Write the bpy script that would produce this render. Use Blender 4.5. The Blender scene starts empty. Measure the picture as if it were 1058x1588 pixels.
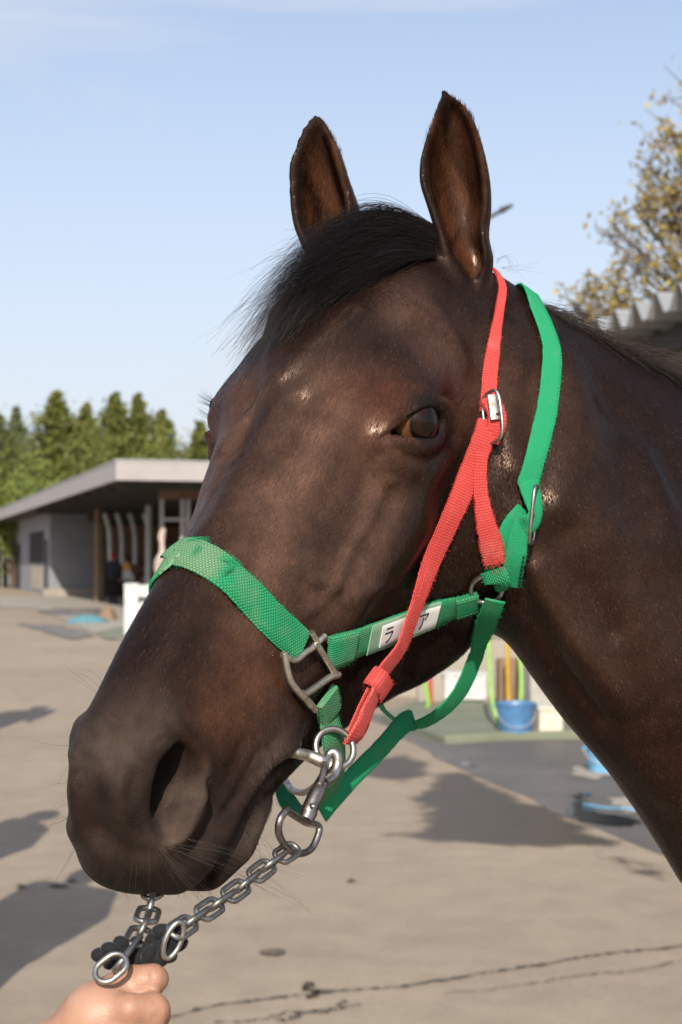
import bpy, math, random
import numpy as np
import openvdb
from mathutils import Vector, Matrix
from mathutils.bvhtree import BVHTree

random.seed(7); rng = np.random.default_rng(7)
SC = bpy.context.scene
COL = SC.collection

# ------------------------------------------------------------------ camera, sky, sun, exposure
FPX, CX, CY, HOR = 2400.0, 529.0, 794.0, 868.0      # focal length and centre in photo pixels, horizon row
PITCH = math.atan((HOR - CY) / FPX)
CAMZ = 1.5
cam_d = bpy.data.cameras.new('camera'); cam = bpy.data.objects.new('camera', cam_d); COL.objects.link(cam)
cam.location = (0, 0, CAMZ); cam.rotation_euler = (math.pi/2 + PITCH, 0, 0)
cam_d.sensor_fit = 'VERTICAL'; cam_d.sensor_height = 22.3; cam_d.lens = FPX/1588*22.3
cam_d.clip_start = 0.05; cam_d.clip_end = 3000
cam_d.dof.use_dof = True; cam_d.dof.focus_distance = 1.12; cam_d.dof.aperture_fstop = 8.0
SC.camera = cam

SUN_EL, SUN_AZ = math.radians(33), math.radians(-4)  # the sun stands behind the camera, a little to its left
w = bpy.data.worlds.new('World'); SC.world = w; w.use_nodes = True
wn = w.node_tree; wn.nodes.clear()
def N(nt, t, **k):
    n = nt.nodes.new(t)
    for a, b in k.items():
        if a[0] == '_':
            n.inputs[int(a[1:])].default_value = b
        else:
            setattr(n, a, b)
    return n
sky = N(wn, 'ShaderNodeTexSky', sky_type='NISHITA', sun_disc=False, sun_elevation=SUN_EL,
        sun_rotation=math.pi + SUN_AZ*-1, air_density=1.0, dust_density=1.6, ozone_density=2.0)
bgn = N(wn, 'ShaderNodeBackground'); bgn.inputs[1].default_value = 0.108
wo = N(wn, 'ShaderNodeOutputWorld')
tcw = N(wn, 'ShaderNodeTexCoord')
mpw = N(wn, 'ShaderNodeMapping'); mpw.inputs[3].default_value = (1.2, 1.2, 5.0); mpw.inputs[2].default_value = (0.1, 0.25, 0.4)
nzw = N(wn, 'ShaderNodeTexNoise'); nzw.inputs['Scale'].default_value = 1.6; nzw.inputs['Detail'].default_value = 8; nzw.inputs['Roughness'].default_value = 0.62; nzw.inputs['Distortion'].default_value = 0.6
rpw = N(wn, 'ShaderNodeMapRange'); rpw.inputs[1].default_value = 0.36; rpw.inputs[2].default_value = 0.66; rpw.inputs[4].default_value = 0.8
mxw = N(wn, 'ShaderNodeMix', data_type='RGBA'); mxw.inputs[7].default_value = (4.15, 4.30, 4.72, 1)
sxy = N(wn, 'ShaderNodeSeparateXYZ'); hz = N(wn, 'ShaderNodeMapRange'); hz.inputs[1].default_value = 0.52; hz.inputs[2].default_value = 0.0; hz.inputs[3].default_value = 0.0; hz.inputs[4].default_value = 0.95
mxm = N(wn, 'ShaderNodeMath', operation='MAXIMUM', use_clamp=True)           # thin cloud thickens to a pale veil towards the horizon, all round
wn.links.new(tcw.outputs['Generated'], mpw.inputs[0]); wn.links.new(mpw.outputs[0], nzw.inputs['Vector']); wn.links.new(tcw.outputs['Generated'], sxy.inputs[0]); wn.links.new(sxy.outputs[2], hz.inputs[0])
wn.links.new(nzw.outputs['Fac'], rpw.inputs[0]); wn.links.new(rpw.outputs[0], mxm.inputs[0]); wn.links.new(hz.outputs[0], mxm.inputs[1]); wn.links.new(mxm.outputs[0], mxw.inputs[0])
wn.links.new(sky.outputs[0], mxw.inputs[6]); wn.links.new(mxw.outputs[2], bgn.inputs[0]); wn.links.new(bgn.outputs[0], wo.inputs[0])
sun_d = bpy.data.lights.new('sun', 'SUN'); sun_d.energy = 3.6; sun_d.angle = math.radians(0.6); sun_d.color = (1.0, 0.93, 0.83)
sun = bpy.data.objects.new('sun', sun_d); COL.objects.link(sun)
SUNV = Vector((math.sin(SUN_AZ)*math.cos(SUN_EL), -math.cos(SUN_AZ)*math.cos(SUN_EL), math.sin(SUN_EL)))   # towards the sun
sun.rotation_euler = SUNV.to_track_quat('Z', 'Y').to_euler(); sun.location = (-3, -10, 12)
vs = SC.view_settings; vs.view_transform = 'Standard'; vs.look = 'None'; vs.gamma = 1; vs.exposure = 0.75; vs.use_curve_mapping = False
SC.cycles.use_denoising = True
SC.cycles.max_bounces = 6; SC.cycles.transparent_max_bounces = 8

# ------------------------------------------------------------------ helpers
def ray(px, py):
    c, s = math.cos(PITCH), math.sin(PITCH)
    x = (px - CX)/FPX; z = (CY - py)/FPX
    return np.array([x, c - z*s, s + z*c])
def at_depth(px, py, y):
    "the point on a pixel's ray that lies y metres ahead of the camera"
    r = ray(px, py); return np.array([0, 0, CAMZ]) + r*(y/r[1])
def ground(px, py, h=0.0):
    r = ray(px, py); t = (h - CAMZ)/r[2]; return np.array([0, 0, CAMZ]) + r*t
def catmull(P, n):
    P = np.asarray(P, float)
    if len(P) == 2: return P[0] + np.linspace(0, 1, n)[:, None]*(P[1] - P[0])
    E = np.vstack([2*P[0] - P[1], P, 2*P[-1] - P[-2]])
    t = np.linspace(0, len(P) - 1, n); i = np.minimum(t.astype(int), len(P) - 2); u = (t - i)[:, None]
    a, b, c, d = E[i], E[i+1], E[i+2], E[i+3]
    return .5*(2*b + (c - a)*u + (2*a - 5*b + 4*c - d)*u*u + (3*b - a - 3*c + d)*u**3)
def resample(P, n):
    s = np.r_[0, np.cumsum(np.linalg.norm(np.diff(P, axis=0), axis=1))]
    t = np.linspace(0, s[-1], n); return np.stack([np.interp(t, s, P[:, k]) for k in range(P.shape[1])], 1)
def unit(v):
    v = np.asarray(v, float); return v/np.maximum(np.linalg.norm(v, axis=-1, keepdims=True), 1e-12)

MATS = {}
def obj(name, V, Fc, mat=None, parent=None, smooth=True, uv=None):
    V = np.asarray(V, float)
    if parent is not None: V = V - np.array(parent_loc(parent))
    me = bpy.data.meshes.new(name); me.from_pydata(V.tolist(), [], [tuple(int(i) for i in f) for f in Fc]); me.update()
    if smooth: me.polygons.foreach_set('use_smooth', [True]*len(me.polygons))
    if uv is not None:
        l = me.uv_layers.new(name='UVMap'); idx = np.empty(len(me.loops), int); me.loops.foreach_get('vertex_index', idx)
        l.data.foreach_set('uv', np.asarray(uv, float)[idx].ravel())
    o = bpy.data.objects.new(name, me); COL.objects.link(o)
    if parent is not None: o.parent = parent
    if mat is not None: me.materials.append(MATS[mat] if isinstance(mat, str) else mat)
    return o
def parent_loc(p):
    l = Vector(p.location)
    while p.parent: p = p.parent; l += p.location
    return l
def thing(name, label, cat, loc=(0, 0, 0), group=None):
    o = bpy.data.objects.new(name, None); COL.objects.link(o); o.location = loc; o.empty_display_size = .1
    return tag(o, label, cat, group)
def tag(o, label, cat, group=None):
    o['label'] = label; o['category'] = cat
    if group: o['group'] = group
    return o
class MB:
    "collects shapes into one mesh"
    def __init__(s): s.V = []; s.F = []; s.n = 0
    def add(s, V, F):
        s.V.append(np.asarray(V, float)); s.F += [tuple(int(i) + s.n for i in f) for f in F]; s.n += len(V); return s
    def box(s, lo, hi, rot=0, c=None):
        lo = np.array(lo, float); hi = np.array(hi, float)
        V = np.array([[(lo, hi)[i][0], (lo, hi)[j][1], (lo, hi)[k][2]] for i in (0, 1) for j in (0, 1) for k in (0, 1)])
        if rot:
            if c is None: c = (lo + hi)/2
            ca, sa = math.cos(rot), math.sin(rot); d = V - c
            V = np.stack([d[:, 0]*ca - d[:, 1]*sa, d[:, 0]*sa + d[:, 1]*ca, d[:, 2]], 1) + c
        return s.add(V, [(0, 1, 3, 2), (4, 6, 7, 5), (0, 4, 5, 1), (2, 3, 7, 6), (0, 2, 6, 4), (1, 5, 7, 3)])
    def tube(s, P, r, n=8, closed=False, cap=True, flat=None):
        P = np.asarray(P, float); m = len(P); r = np.broadcast_to(np.asarray(r, float), (m,))
        T = unit(np.roll(P, -1, 0) - np.roll(P, 1, 0)) if closed else unit(np.gradient(P, axis=0))
        u = np.cross(T[0], [0, 0, 1.0]); u = np.cross(T[0], [1.0, 0, 0]) if np.linalg.norm(u) < .1 else u
        U = []
        for t in T:
            u = u - t*np.dot(u, t); u = u/np.linalg.norm(u); U.append(u)
        U = np.array(U); W = np.cross(T, U)
        if closed:                       # take the twist out of the ring
            a = U[-1] - T[0]*np.dot(U[-1], T[0]); tw = math.atan2(np.dot(a, W[0]), np.dot(a, U[0]))
            an = -tw*np.arange(m)/m; U, W = U*np.cos(an)[:, None] + W*np.sin(an)[:, None], W*np.cos(an)[:, None] - U*np.sin(an)[:, None]
        th = np.arange(n)*2*math.pi/n
        V = (P[:, None] + r[:, None, None]*(U[:, None]*np.cos(th)[None, :, None] + W[:, None]*np.sin(th)[None, :, None])).reshape(-1, 3)
        F = []
        for i in range(m if closed else m - 1):
            j = (i + 1) % m
            F += [(i*n + k, i*n + (k+1) % n, j*n + (k+1) % n, j*n + k) for k in range(n)]
        if cap and not closed: F += [tuple(range(n))[::-1], tuple((m-1)*n + k for k in range(n))]
        return s.add(V, F)
    def lathe(s, prof, c=(0, 0, 0), n=24):
        prof = np.asarray(prof, float); th = np.arange(n)*2*math.pi/n
        V = np.stack([np.outer(prof[:, 0], np.cos(th)), np.outer(prof[:, 0], np.sin(th)), np.repeat(prof[:, 1:2], n, 1)], 2).reshape(-1, 3) + np.array(c)
        F = [(i*n + k, i*n + (k+1) % n, (i+1)*n + (k+1) % n, (i+1)*n + k) for i in range(len(prof)-1) for k in range(n)]
        return s.add(V, F)
    def build(s, name, mat, parent=None, smooth=False):
        return obj(name, np.vstack(s.V), s.F, mat, parent, smooth)
def smooth_by_angle(o, deg=40):
    me = o.data; me.polygons.foreach_set('use_smooth', [True]*len(me.polygons)); me.set_sharp_from_angle(angle=math.radians(deg)); return o

def mat(name, col=(.5, .5, .5), rough=.6, metal=0.0, spec=.5, **kw):
    m = bpy.data.materials.new(name); m.use_nodes = True; b = m.node_tree.nodes['Principled BSDF']
    b.inputs['Base Color'].default_value = (*col, 1); b.inputs['Roughness'].default_value = rough; b.inputs['Metallic'].default_value = metal
    b.inputs['Specular IOR Level'].default_value = spec
    for k, v in kw.items(): b.inputs[k.replace('_', ' ')].default_value = v
    MATS[name] = m; return m, m.node_tree, b
def noise(nt, scale, detail=4, rough=.55, vec=None, dist=0):
    n = N(nt, 'ShaderNodeTexNoise'); n.inputs['Scale'].default_value = scale; n.inputs['Detail'].default_value = detail
    n.inputs['Roughness'].default_value = rough; n.inputs['Distortion'].default_value = dist
    if vec is not None: nt.links.new(vec, n.inputs['Vector'])
    return n
def ramp(nt, fac, stops):
    r = N(nt, 'ShaderNodeValToRGB'); e = r.color_ramp.elements
    while len(e) < len(stops): e.new(.5)
    for k, (p, c) in zip(e, stops): k.position = p; k.color = (*c, 1) if len(c) == 3 else c
    nt.links.new(fac, r.inputs[0]); return r
def bump(nt, b, h, strength=.3, dist=.01, normal=None):
    n = N(nt, 'ShaderNodeBump'); n.inputs['Strength'].default_value = strength; n.inputs['Distance'].default_value = dist
    nt.links.new(h, n.inputs['Height'])
    if normal is not None: nt.links.new(normal, n.inputs['Normal'])
    if b is not None: nt.links.new(n.outputs[0], b.inputs['Normal'])
    return n
def objcoord(nt, scale=None):
    t = N(nt, 'ShaderNodeTexCoord')
    if scale is None: return t.outputs['Object']
    m = N(nt, 'ShaderNodeMapping'); m.inputs[3].default_value = scale; nt.links.new(t.outputs['Object'], m.inputs[0]); return m.outputs[0]
def varied(name, c1, c2, rough=.7, scale=8, bumps=.15, spec=.4, metal=0.0, stretch=None, bscale=None):
    m, nt, b = mat(name, c1, rough, metal, spec)
    v = objcoord(nt, stretch); n = noise(nt, scale, 6, .6, v)
    r = ramp(nt, n.outputs['Fac'], [(.3, c1), (.7, c2)]); nt.links.new(r.outputs[0], b.inputs['Base Color'])
    n2 = noise(nt, bscale or scale*6, 5, .6, v); bump(nt, b, n2.outputs['Fac'], bumps, .01); return m

# ------------------------------------------------------------------ the horse: head frame, signed distance field, mesh
HY, HP, HR = math.radians(33.0), math.radians(43.2), math.radians(-4.9)
fx = np.array([-math.sin(HY)*math.cos(HP), -math.cos(HY)*math.cos(HP), -math.sin(HP)])
up0 = np.array([-math.sin(HY)*math.sin(HP), -math.cos(HY)*math.sin(HP), math.cos(HP)])
lf0 = np.cross(up0, fx)
RH = np.stack([fx, lf0*math.cos(HR) + up0*math.sin(HR), up0*math.cos(HR) - lf0*math.sin(HR)], 1)
TH = np.array([-0.0139, 1.2321, 1.5982])
def H2W(P): return np.asarray(P, float) @ RH.T + TH
def W2H(P): return (np.asarray(P, float) - TH) @ RH

VX = 0.0028
G0 = np.array([-.50, -.19, -.52]); G1 = np.array([.46, .66, .30])
GN = np.ceil((G1 - G0)/VX).astype(int); IJK0 = np.round(G0/VX).astype(int); G0 = IJK0*VX
BW = 16; BG = BW*VX
TR = openvdb.createLinearTransform(voxelSize=VX)
def level(V, Q):
    g = openvdb.FloatGrid.createLevelSetFromPolygons(np.ascontiguousarray(V, np.float32), quads=np.ascontiguousarray(Q, np.uint32), transform=TR, halfWidth=BW)
    a = np.full(GN, BG, np.float32); g.copyToArray(a, ijk=tuple(int(i) for i in IJK0)); return a
def loft(secs, cap=True):
    "secs: m x n x 3 closed rings -> quads"
    S = np.asarray(secs, float); m, n = S.shape[:2]; V = S.reshape(-1, 3)
    F = [(i*n + k, i*n + (k+1) % n, (i+1)*n + (k+1) % n, (i+1)*n + k) for i in range(m-1) for k in range(n)]
    c0, c1 = len(V), len(V) + 1; V = np.vstack([V, S[0].mean(0), S[-1].mean(0)])
    F += [(c0, (k+1) % n, k, k) for k in range(n)] + [(c1, (m-1)*n + k, (m-1)*n + (k+1) % n, (m-1)*n + (k+1) % n) for k in range(n)]
    return V, np.array(F)
def smin(a, b, k):
    h = np.clip(.5 + .5*(b - a)/k, 0, 1); return b + (a - b)*h - k*h*(1 - h)

# half outlines of the head from forehead midline round the cheek to the underside: x, [(y, z) ...]
HS = [
 (-.235, [(0, .035), (.022, .033), (.04, .02), (.048, 0), (.048, -.03), (.042, -.06), (.025, -.08), (0, -.085)]),
 (-.20, [(0, .056), (.028, .053), (.05, .036), (.062, .005), (.064, -.04), (.056, -.09), (.035, -.12), (0, -.125)]),
 (-.155, [(0, .076), (.032, .073), (.058, .055), (.076, .015), (.082, -.04), (.076, -.11), (.052, -.16), (0, -.165)]),
 (-.105, [(0, .085), (.034, .081), (.064, .062), (.083, .026), (.090, -.04), (.085, -.12), (.060, -.195), (0, -.19)]),
 (-.05, [(0, .084), (.038, .078), (.070, .056), (.087, .022), (.092, -.04), (.088, -.13), (.061, -.230), (0, -.212)]),
 (.0, [(0, .080), (.036, .073), (.066, .049), (.084, .010), (.091, -.05), (.085, -.13), (.059, -.240), (0, -.215)]),
 (.05, [(0, .070), (.027, .063), (.053, .040), (.072, .0), (.082, -.05), (.077, -.12), (.053, -.220), (0, -.205)]),
 (.10, [(0, .061), (.024, .054), (.044, .033), (.061, -.003), (.071, -.05), (.067, -.11), (.046, -.192), (0, -.18)]),
 (.15, [(0, .054), (.022, .047), (.038, .028), (.053, -.005), (.062, -.05), (.060, -.098), (.041, -.165), (0, -.155)]),
 (.20, [(0, .050), (.021, .044), (.036, .026), (.047, -.005), (.055, -.05), (.055, -.092), (.037, -.142), (0, -.137)]),
 (.25, [(0, .046), (.020, .041), (.032, .024), (.042, -.005), (.051, -.045), (.054, -.080), (.034, -.126), (0, -.124)]),
 (.295, [(0, .039), (.017, .036), (.029, .022), (.038, -.002), (.045, -.04), (.046, -.08), (.033, -.124), (0, -.126)]),
 (.33, [(0, .032), (.016, .029), (.027, .018), (.035, -.006), (.041, -.04), (.042, -.08), (.032, -.12), (0, -.124)]),
 (.352, [(0, .018), (.015, .016), (.023, .007), (.029, -.012), (.035, -.042), (.040, -.075), (.029, -.105), (0, -.108)]),
 (.370, [(0, -.004), (.015, -.005), (.021, -.011), (.026, -.025), (.031, -.048), (.034, -.070), (.025, -.085), (0, -.087)]),
 (.382, [(0, -.028), (.013, -.028), (.020, -.032), (.025, -.042), (.028, -.054), (.027, -.065), (.02, -.073), (0, -.075)]),
 (.389, [(0, -.044), (.008, -.044), (.012, -.046), (.015, -.049), (.015, -.055), (.013, -.060), (.008, -.063), (0, -.064)]),
]
def head_loft():
    xs = np.array([h[0] for h in HS]); A = np.array([h[1] for h in HS])       # s x 8 x 2
    rings = []
    for a in A:
        half = catmull(a, 40); rings.append(np.vstack([half, half[-2:0:-1]*[-1, 1]]))
    R = np.array(rings); S = np.concatenate([np.repeat(xs[:, None, None], R.shape[1], 1), R], 2)
    S = np.stack([catmull(S[:, k], 120) for k in range(S.shape[1])], 1)
    return loft(S)
# the neck: sections (crest pixel, crest depth, underline pixel, underline depth, half thickness), given where the neck is seen
NK = [((690, 470), 1.30, (650, 800), 1.28, .055),
      ((765, 440), 1.32, (735, 890), 1.27, .066),
      ((850, 492), 1.335, (805, 975), 1.285, .075),
      ((950, 548), 1.37, (905, 1123), 1.325, .082),
      ((1060, 605), 1.42, (1045, 1296), 1.375, .090),
      ((1230, 690), 1.52, (1190, 1530), 1.45, .102),
      ((1420, 770), 1.64, (1330, 1760), 1.53, .115)]
def ring_tear(top, bot, th, side, n=48):
    c = (top + bot)/2; h = (top - bot)/2; t = np.arange(n)*2*math.pi/n
    cs, sn = np.cos(t), np.sin(t)
    wd = th*np.sign(sn)*np.abs(sn)**.85*(1 - .28*np.clip(cs, 0, 1) + .06*np.clip(-cs, 0, 1))
    return c + cs[:, None]*h + wd[:, None]*side
def neck_rings():
    T = np.array([at_depth(*a[0], a[1]) for a in NK]); B = np.array([at_depth(*a[2], a[3]) for a in NK]); th = np.array([[a[4]] for a in NK])
    T, B, th = catmull(T, 60), catmull(B, 60), catmull(th, 60)[:, 0]
    ax = unit(np.gradient((T + B)/2, axis=0)); side = unit(np.cross(ax, T - B))
    return np.array([ring_tear(T[i], B[i], th[i], side[i]) for i in range(60)]), T, B, side, th
NR, NT, NB, NSIDE, NTH = neck_rings()

sdf = level(*head_loft())
Vn, Fn = loft(np.array([W2H(r) for r in NR]))
sdf = smin(sdf, level(Vn, Fn), .045)

def block(lo, hi):
    i = np.maximum(np.floor((np.asarray(lo) - G0)/VX).astype(int), 0); j = np.minimum(np.ceil((np.asarray(hi) - G0)/VX).astype(int) + 1, GN)
    sl = tuple(slice(a, b) for a, b in zip(i, j))
    g = np.meshgrid(*[G0[k] + VX*np.arange(i[k], j[k]) for k in range(3)], indexing='ij'); return sl, g
def sd_ell(g, c, r, A=None):
    P = np.stack([g[0] - c[0], g[1] - c[1], g[2] - c[2]], -1)
    if A is not None: P = P @ np.asarray(A)          # columns of A are the axes
    q = P/np.asarray(r); k0 = np.linalg.norm(q, axis=-1); k1 = np.linalg.norm(q/np.asarray(r), axis=-1)
    return k0*(k0 - 1)/np.maximum(k1, 1e-6)
def sd_chain(g, pts, rad):
    P = np.stack(g, -1); d = np.full(g[0].shape, 9., np.float32); rad = np.broadcast_to(rad, (len(pts),))
    for a, b, ra, rb in zip(pts[:-1], pts[1:], rad[:-1], rad[1:]):
        ab = b - a; h = np.clip(((P - a) @ ab)/(ab @ ab), 0, 1); d = np.minimum(d, np.linalg.norm(P - a - h[..., None]*ab, axis=-1) - (ra + (rb - ra)*h))
    return d
def op(mode, fn, lo, hi, k, mirror=True):
    for s in ((1, -1) if mirror else (1,)):
        l, h = np.array(lo, float), np.array(hi, float)
        if s < 0: l[1], h[1] = -h[1], -l[1]
        pad = k + .012; sl, g = block(l - pad, h + pad)
        d = fn([g[0], g[1]*s, g[2]]).astype(np.float32); cur = sdf[sl]
        if mode == '+': sdf[sl] = smin(cur, d, k)
        else: sdf[sl] = -smin(-cur, d, k)
def ell(mode, c, r, k, A=None, mirror=True):
    m = max(r); c = np.array(c, float); op(mode, lambda g: sd_ell(g, c, r, A), c - m, c + m, k, mirror)
def chain(mode, pts, rad, k, mirror=True):
    pts = np.asarray(pts, float); m = np.max(rad); op(mode, lambda g: sd_chain(g, pts, rad), pts.min(0) - m, pts.max(0) + m, k, mirror)
def hit(px, py, lift=0.0):
    "head-frame point where a photo pixel's ray meets the surface built so far"
    o = W2H([0, 0, CAMZ]); d = unit(ray(px, py) @ RH); t = np.arange(.6, 1.7, VX*.5); P = o + t[:, None]*d
    I = np.round((P - G0)/VX).astype(int); ok = np.all((I >= 0) & (I < GN), 1); v = np.full(len(t), BG); v[ok] = sdf[tuple(I[ok].T)]
    w_ = np.where(v < 0)[0]
    if len(w_) == 0: w_ = [int(np.argmin(v))]
    return P[w_[0]] - d*lift
def hits(ps, lift=0.0, n=None):
    P = np.array([hit(*p, lift) for p in ps]); return catmull(P, n) if n else P
# ---- ears: open cups, edges read from the picture at the ears' own distance
def ear_mesh(tip, rows, y, back, cup, th=.0065, n=22):
    tipP = at_depth(*tip[:2], y + tip[2])
    Lp = np.array([at_depth(*r[0], y) for r in rows]); Rp = np.array([at_depth(*r[1], y) for r in rows])
    cl = np.array([[r[2]] for r in rows]); Lp = catmull(np.vstack([Lp, tipP]), 40); Rp = catmull(np.vstack([Rp, tipP]), 40); cl = catmull(np.vstack([cl, [[10]]]), 40)[:, 0]
    back = unit(back); outer, inner = [], []
    for i in range(40):
        m = (Lp[i] + Rp[i])/2; h = (Rp[i] - Lp[i])/2; hw = np.linalg.norm(h)
        e = math.radians(cl[i]); t = np.linspace(-e, math.pi + e, n)
        cp = cup*hw
        o_ = m - np.cos(t)[:, None]*h + np.sin(t)[:, None]*cp*back
        k = max(0.12, 1 - th/max(hw, 1e-4)); k2 = max(.12, 1 - th/max(cp, 1e-4))
        i_ = m - np.cos(t)[:, None]*h*k + np.sin(t)[:, None]*cp*back*k2
        outer.append(o_); inner.append(i_)
    S = np.concatenate([np.array(outer), np.array(inner)[:, ::-1]], 1)
    return loft(np.array([W2H(r) for r in S]))
EAR_L = dict(tip=(686, 131, -.005), rows=[((718, 455), (752, 455), 50), ((686, 402), (766, 407), 42), ((676, 365), (759, 365), 34), ((661, 317), (762, 322), 22), ((651, 280), (759, 275), 14), ((654, 237), (746, 213), 8), ((671, 176), (725, 165), 4)], y=1.278, back=(.18, .98, -.1), cup=1.0)
EAR_R = dict(tip=(490, 169, -.005), rows=[((490, 432), (575, 420), 46), ((470, 382), (566, 365), 40), ((459, 350), (560, 340), 32), ((453, 303), (551, 312), 22), ((453, 256), (537, 275), 14), ((464, 213), (525, 237), 8), ((478, 187), (508, 197), 4)], y=1.335, back=(.42, .9, -.1), cup=.95)
for e in (EAR_L, EAR_R):
    sdf = smin(sdf, level(*ear_mesh(**e)), .012)
# ---- broad forms of the face
ell('+', (-.018, .073, .022), (.042, .020, .014), .030)    # brow ridge
ell('+', (.004, .074, .004), (.034, .021, .030), .026)     # eye socket swell
ell('-', (-.085, .100, .058), (.022, .014, .014), .026)    # hollow above the eye
chain('+', [(.04, .075, -.05), (.09, .066, -.052), (.13, .055, -.053)], [.006, .005, .002], .040)   # facial crest
ell('+', (-.05, .066, -.115), (.06, .026, .075), .045)     # cheek muscle
ell('-', (-.165, .095, -.075), (.014, .010, .06), .030)    # groove behind the jaw
ell('-', (.0, 0, -.25), (.10, .018, .06), .03, mirror=False)   # hollow between the jaw bones
# ---- nostril
def frame(n, t):
    n = unit(n); t = np.asarray(t, float); t = unit(t - n*np.dot(t, n)); return np.stack([t, np.cross(n, t), n], 1)
def normal_at(p, h=.006):
    i = np.round((p - G0)/VX).astype(int); k = int(h/VX); g = []
    for a in range(3):
        e = np.zeros(3, int); e[a] = k; g.append(sdf[tuple(np.clip(i + e, 0, GN - 1))] - sdf[tuple(np.clip(i - e, 0, GN - 1))])
    return unit(np.array(g))
ell('+', (.360, 0, -.062), (.027, .034, .028), .020, mirror=False)                      # upper lip
chain('+', [(.275, .040, -.108), (.312, .037, -.118), (.336, .024, -.116), (.342, 0, -.112)], [.007, .010, .010, .009], .016)   # lower lip
ell('+', (.322, 0, -.114), (.028, .028, .018), .02, mirror=False)                       # chin
nb = hits([(250, 1146), (273, 1136), (298, 1156), (311, 1195), (312, 1240), (297, 1282), (268, 1303), (240, 1304)], n=22)   # rim
nm = hits([(240, 1160), (222, 1205), (212, 1250), (220, 1290)], n=10)                                                       # inner wing
na, nc = hit(272, 1148), hit(242, 1252); nmid = hit(266, 1200); nbasin = hit(282, 1225); nlow = hit(262, 1262)
nn = normal_at(nmid, .012); FA = frame(nn, na - nc)
chain('+', nb - nn*np.linspace(.000, .0025, 22)[:, None], np.linspace(.0075, .0105, 22), .009)
chain('+', nm - nn*.004, .0075, .016)
ell('-', nbasin + nn*.002, (.022, .0125, .010), .010, FA)
ell('-', nlow + nn*.003, (.014, .012, .0075), .010, FA)
ell('-', (na + nc)/2 - nn*.008 + (nbasin - nmid)*.25, (.0255, .0128, .022), .006, FA)
ell('-', (na*.6 + nc*.4) - nn*.018, (.018, .0125, .028), .006, FA)
chain('-', hits([(334, 1250), (322, 1285), (300, 1318), (275, 1334)], lift=.004, n=12), .004, .012)  # groove under the rim
# ---- mouth
mou = hits([(452, 1150), (420, 1180), (385, 1225), (362, 1270), (342, 1305), (318, 1338), (285, 1368)], n=20)
chain('+', mou - normal_at(mou[8], .01)*.0045, np.linspace(.005, .007, 20), .016)       # upper lip hangs over
chain('-', hits([(440, 1210), (422, 1240), (405, 1275), (388, 1312), (365, 1352)], lift=.005, n=14), .0045, .012)
mo = hits([(474, 1160), (447, 1178), (420, 1203), (397, 1235), (380, 1270), (362, 1308), (338, 1345), (308, 1376), (285, 1392)], n=30)
chain('-', mo, np.r_[np.linspace(.0018, .0045, 6), np.full(24, .0050)], .004)
# ---- eye
EH = hit(668, 655); EN = unit([.22, .93, .20]); ER = .0195
EC = EH - EN*(ER - .001)
EA = frame(EN, [1, 0, 0])                                   # u forward, v, n
def eye_uv(px, py):
    o = W2H([0, 0, CAMZ]); d = unit(ray(px, py) @ RH); t = np.dot(EH - o, EN)/np.dot(d, EN); return ((o + d*t - EH) @ EA)[:2]
LID = np.array([eye_uv(*p) for p in [(610, 676), (628, 661), (640, 648), (655, 638), (672, 634), (688, 639), (699, 651), (696, 663), (684, 674), (667, 679), (650, 678), (632, 675)]])
lid = catmull(np.vstack([LID, LID[:1]]), 60)[:-1]
def sd_poly(u, v, P):
    d = np.full(u.shape, 9.); ins = np.zeros(u.shape, bool)
    for a, b in zip(P, np.roll(P, -1, 0)):
        e = b - a; wu, wv = u - a[0], v - a[1]; h = np.clip((wu*e[0] + wv*e[1])/(e @ e), 0, 1)
        d = np.minimum(d, np.hypot(wu - e[0]*h, wv - e[1]*h))
        c1 = v >= a[1]; c2 = v < b[1]; c3 = e[0]*wv > e[1]*wu
        ins ^= (c1 & c2 & c3) | (~c1 & ~c2 & ~c3)
    return np.where(ins, -d, d)
def sd_open(g):
    P = np.stack(g, -1) - EH; q = P @ EA
    return np.maximum(sd_poly(q[..., 0], q[..., 1], lid), -(q[..., 2] + .024))
def eye_pts(ps, r): # points wrapped on a sphere round the eyeball
    q = np.array([eye_uv(*p) for p in ps]); out = []
    for a in catmull(q, 24):
        rr = a @ a; out.append(EC + EA @ np.array([a[0], a[1], math.sqrt(max(r*r - rr, (.35*r)**2))]))
    return np.array(out)
chain('+', eye_pts([(624, 655), (640, 637), (655, 626), (676, 621), (694, 630), (703, 646)], ER + .0016), np.r_[np.linspace(.002, .0050, 12), np.linspace(.0050, .003, 12)], .007)
chain('+', eye_pts([(618, 680), (640, 684), (664, 690), (686, 683), (700, 662)], ER + .0005), np.r_[np.linspace(.002, .004, 12), np.linspace(.004, .003, 12)], .012)
chain('-', hits([(622, 648), (634, 630), (652, 616), (677, 610), (700, 618), (711, 638)], lift=.0005, n=20), np.r_[np.linspace(.0008, .0032, 10), np.linspace(.0032, .001, 10)], .005)   # fold over the upper lid
chain('-', hits([(618, 695), (640, 709), (664, 712), (690, 696), (704, 676)], lift=.001, n=20), np.r_[np.linspace(.0005, .0022, 10), np.linspace(.0022, .0008, 10)], .008)           # fold under the lower lid
chain('-', hits([(590, 681), (604, 676), (618, 670)], lift=.001, n=8), [.0005, .001, .0015, .002, .002, .002, .002, .002], .006)
op('-', sd_open, EH - .03, EH + .03, .0025)
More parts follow.
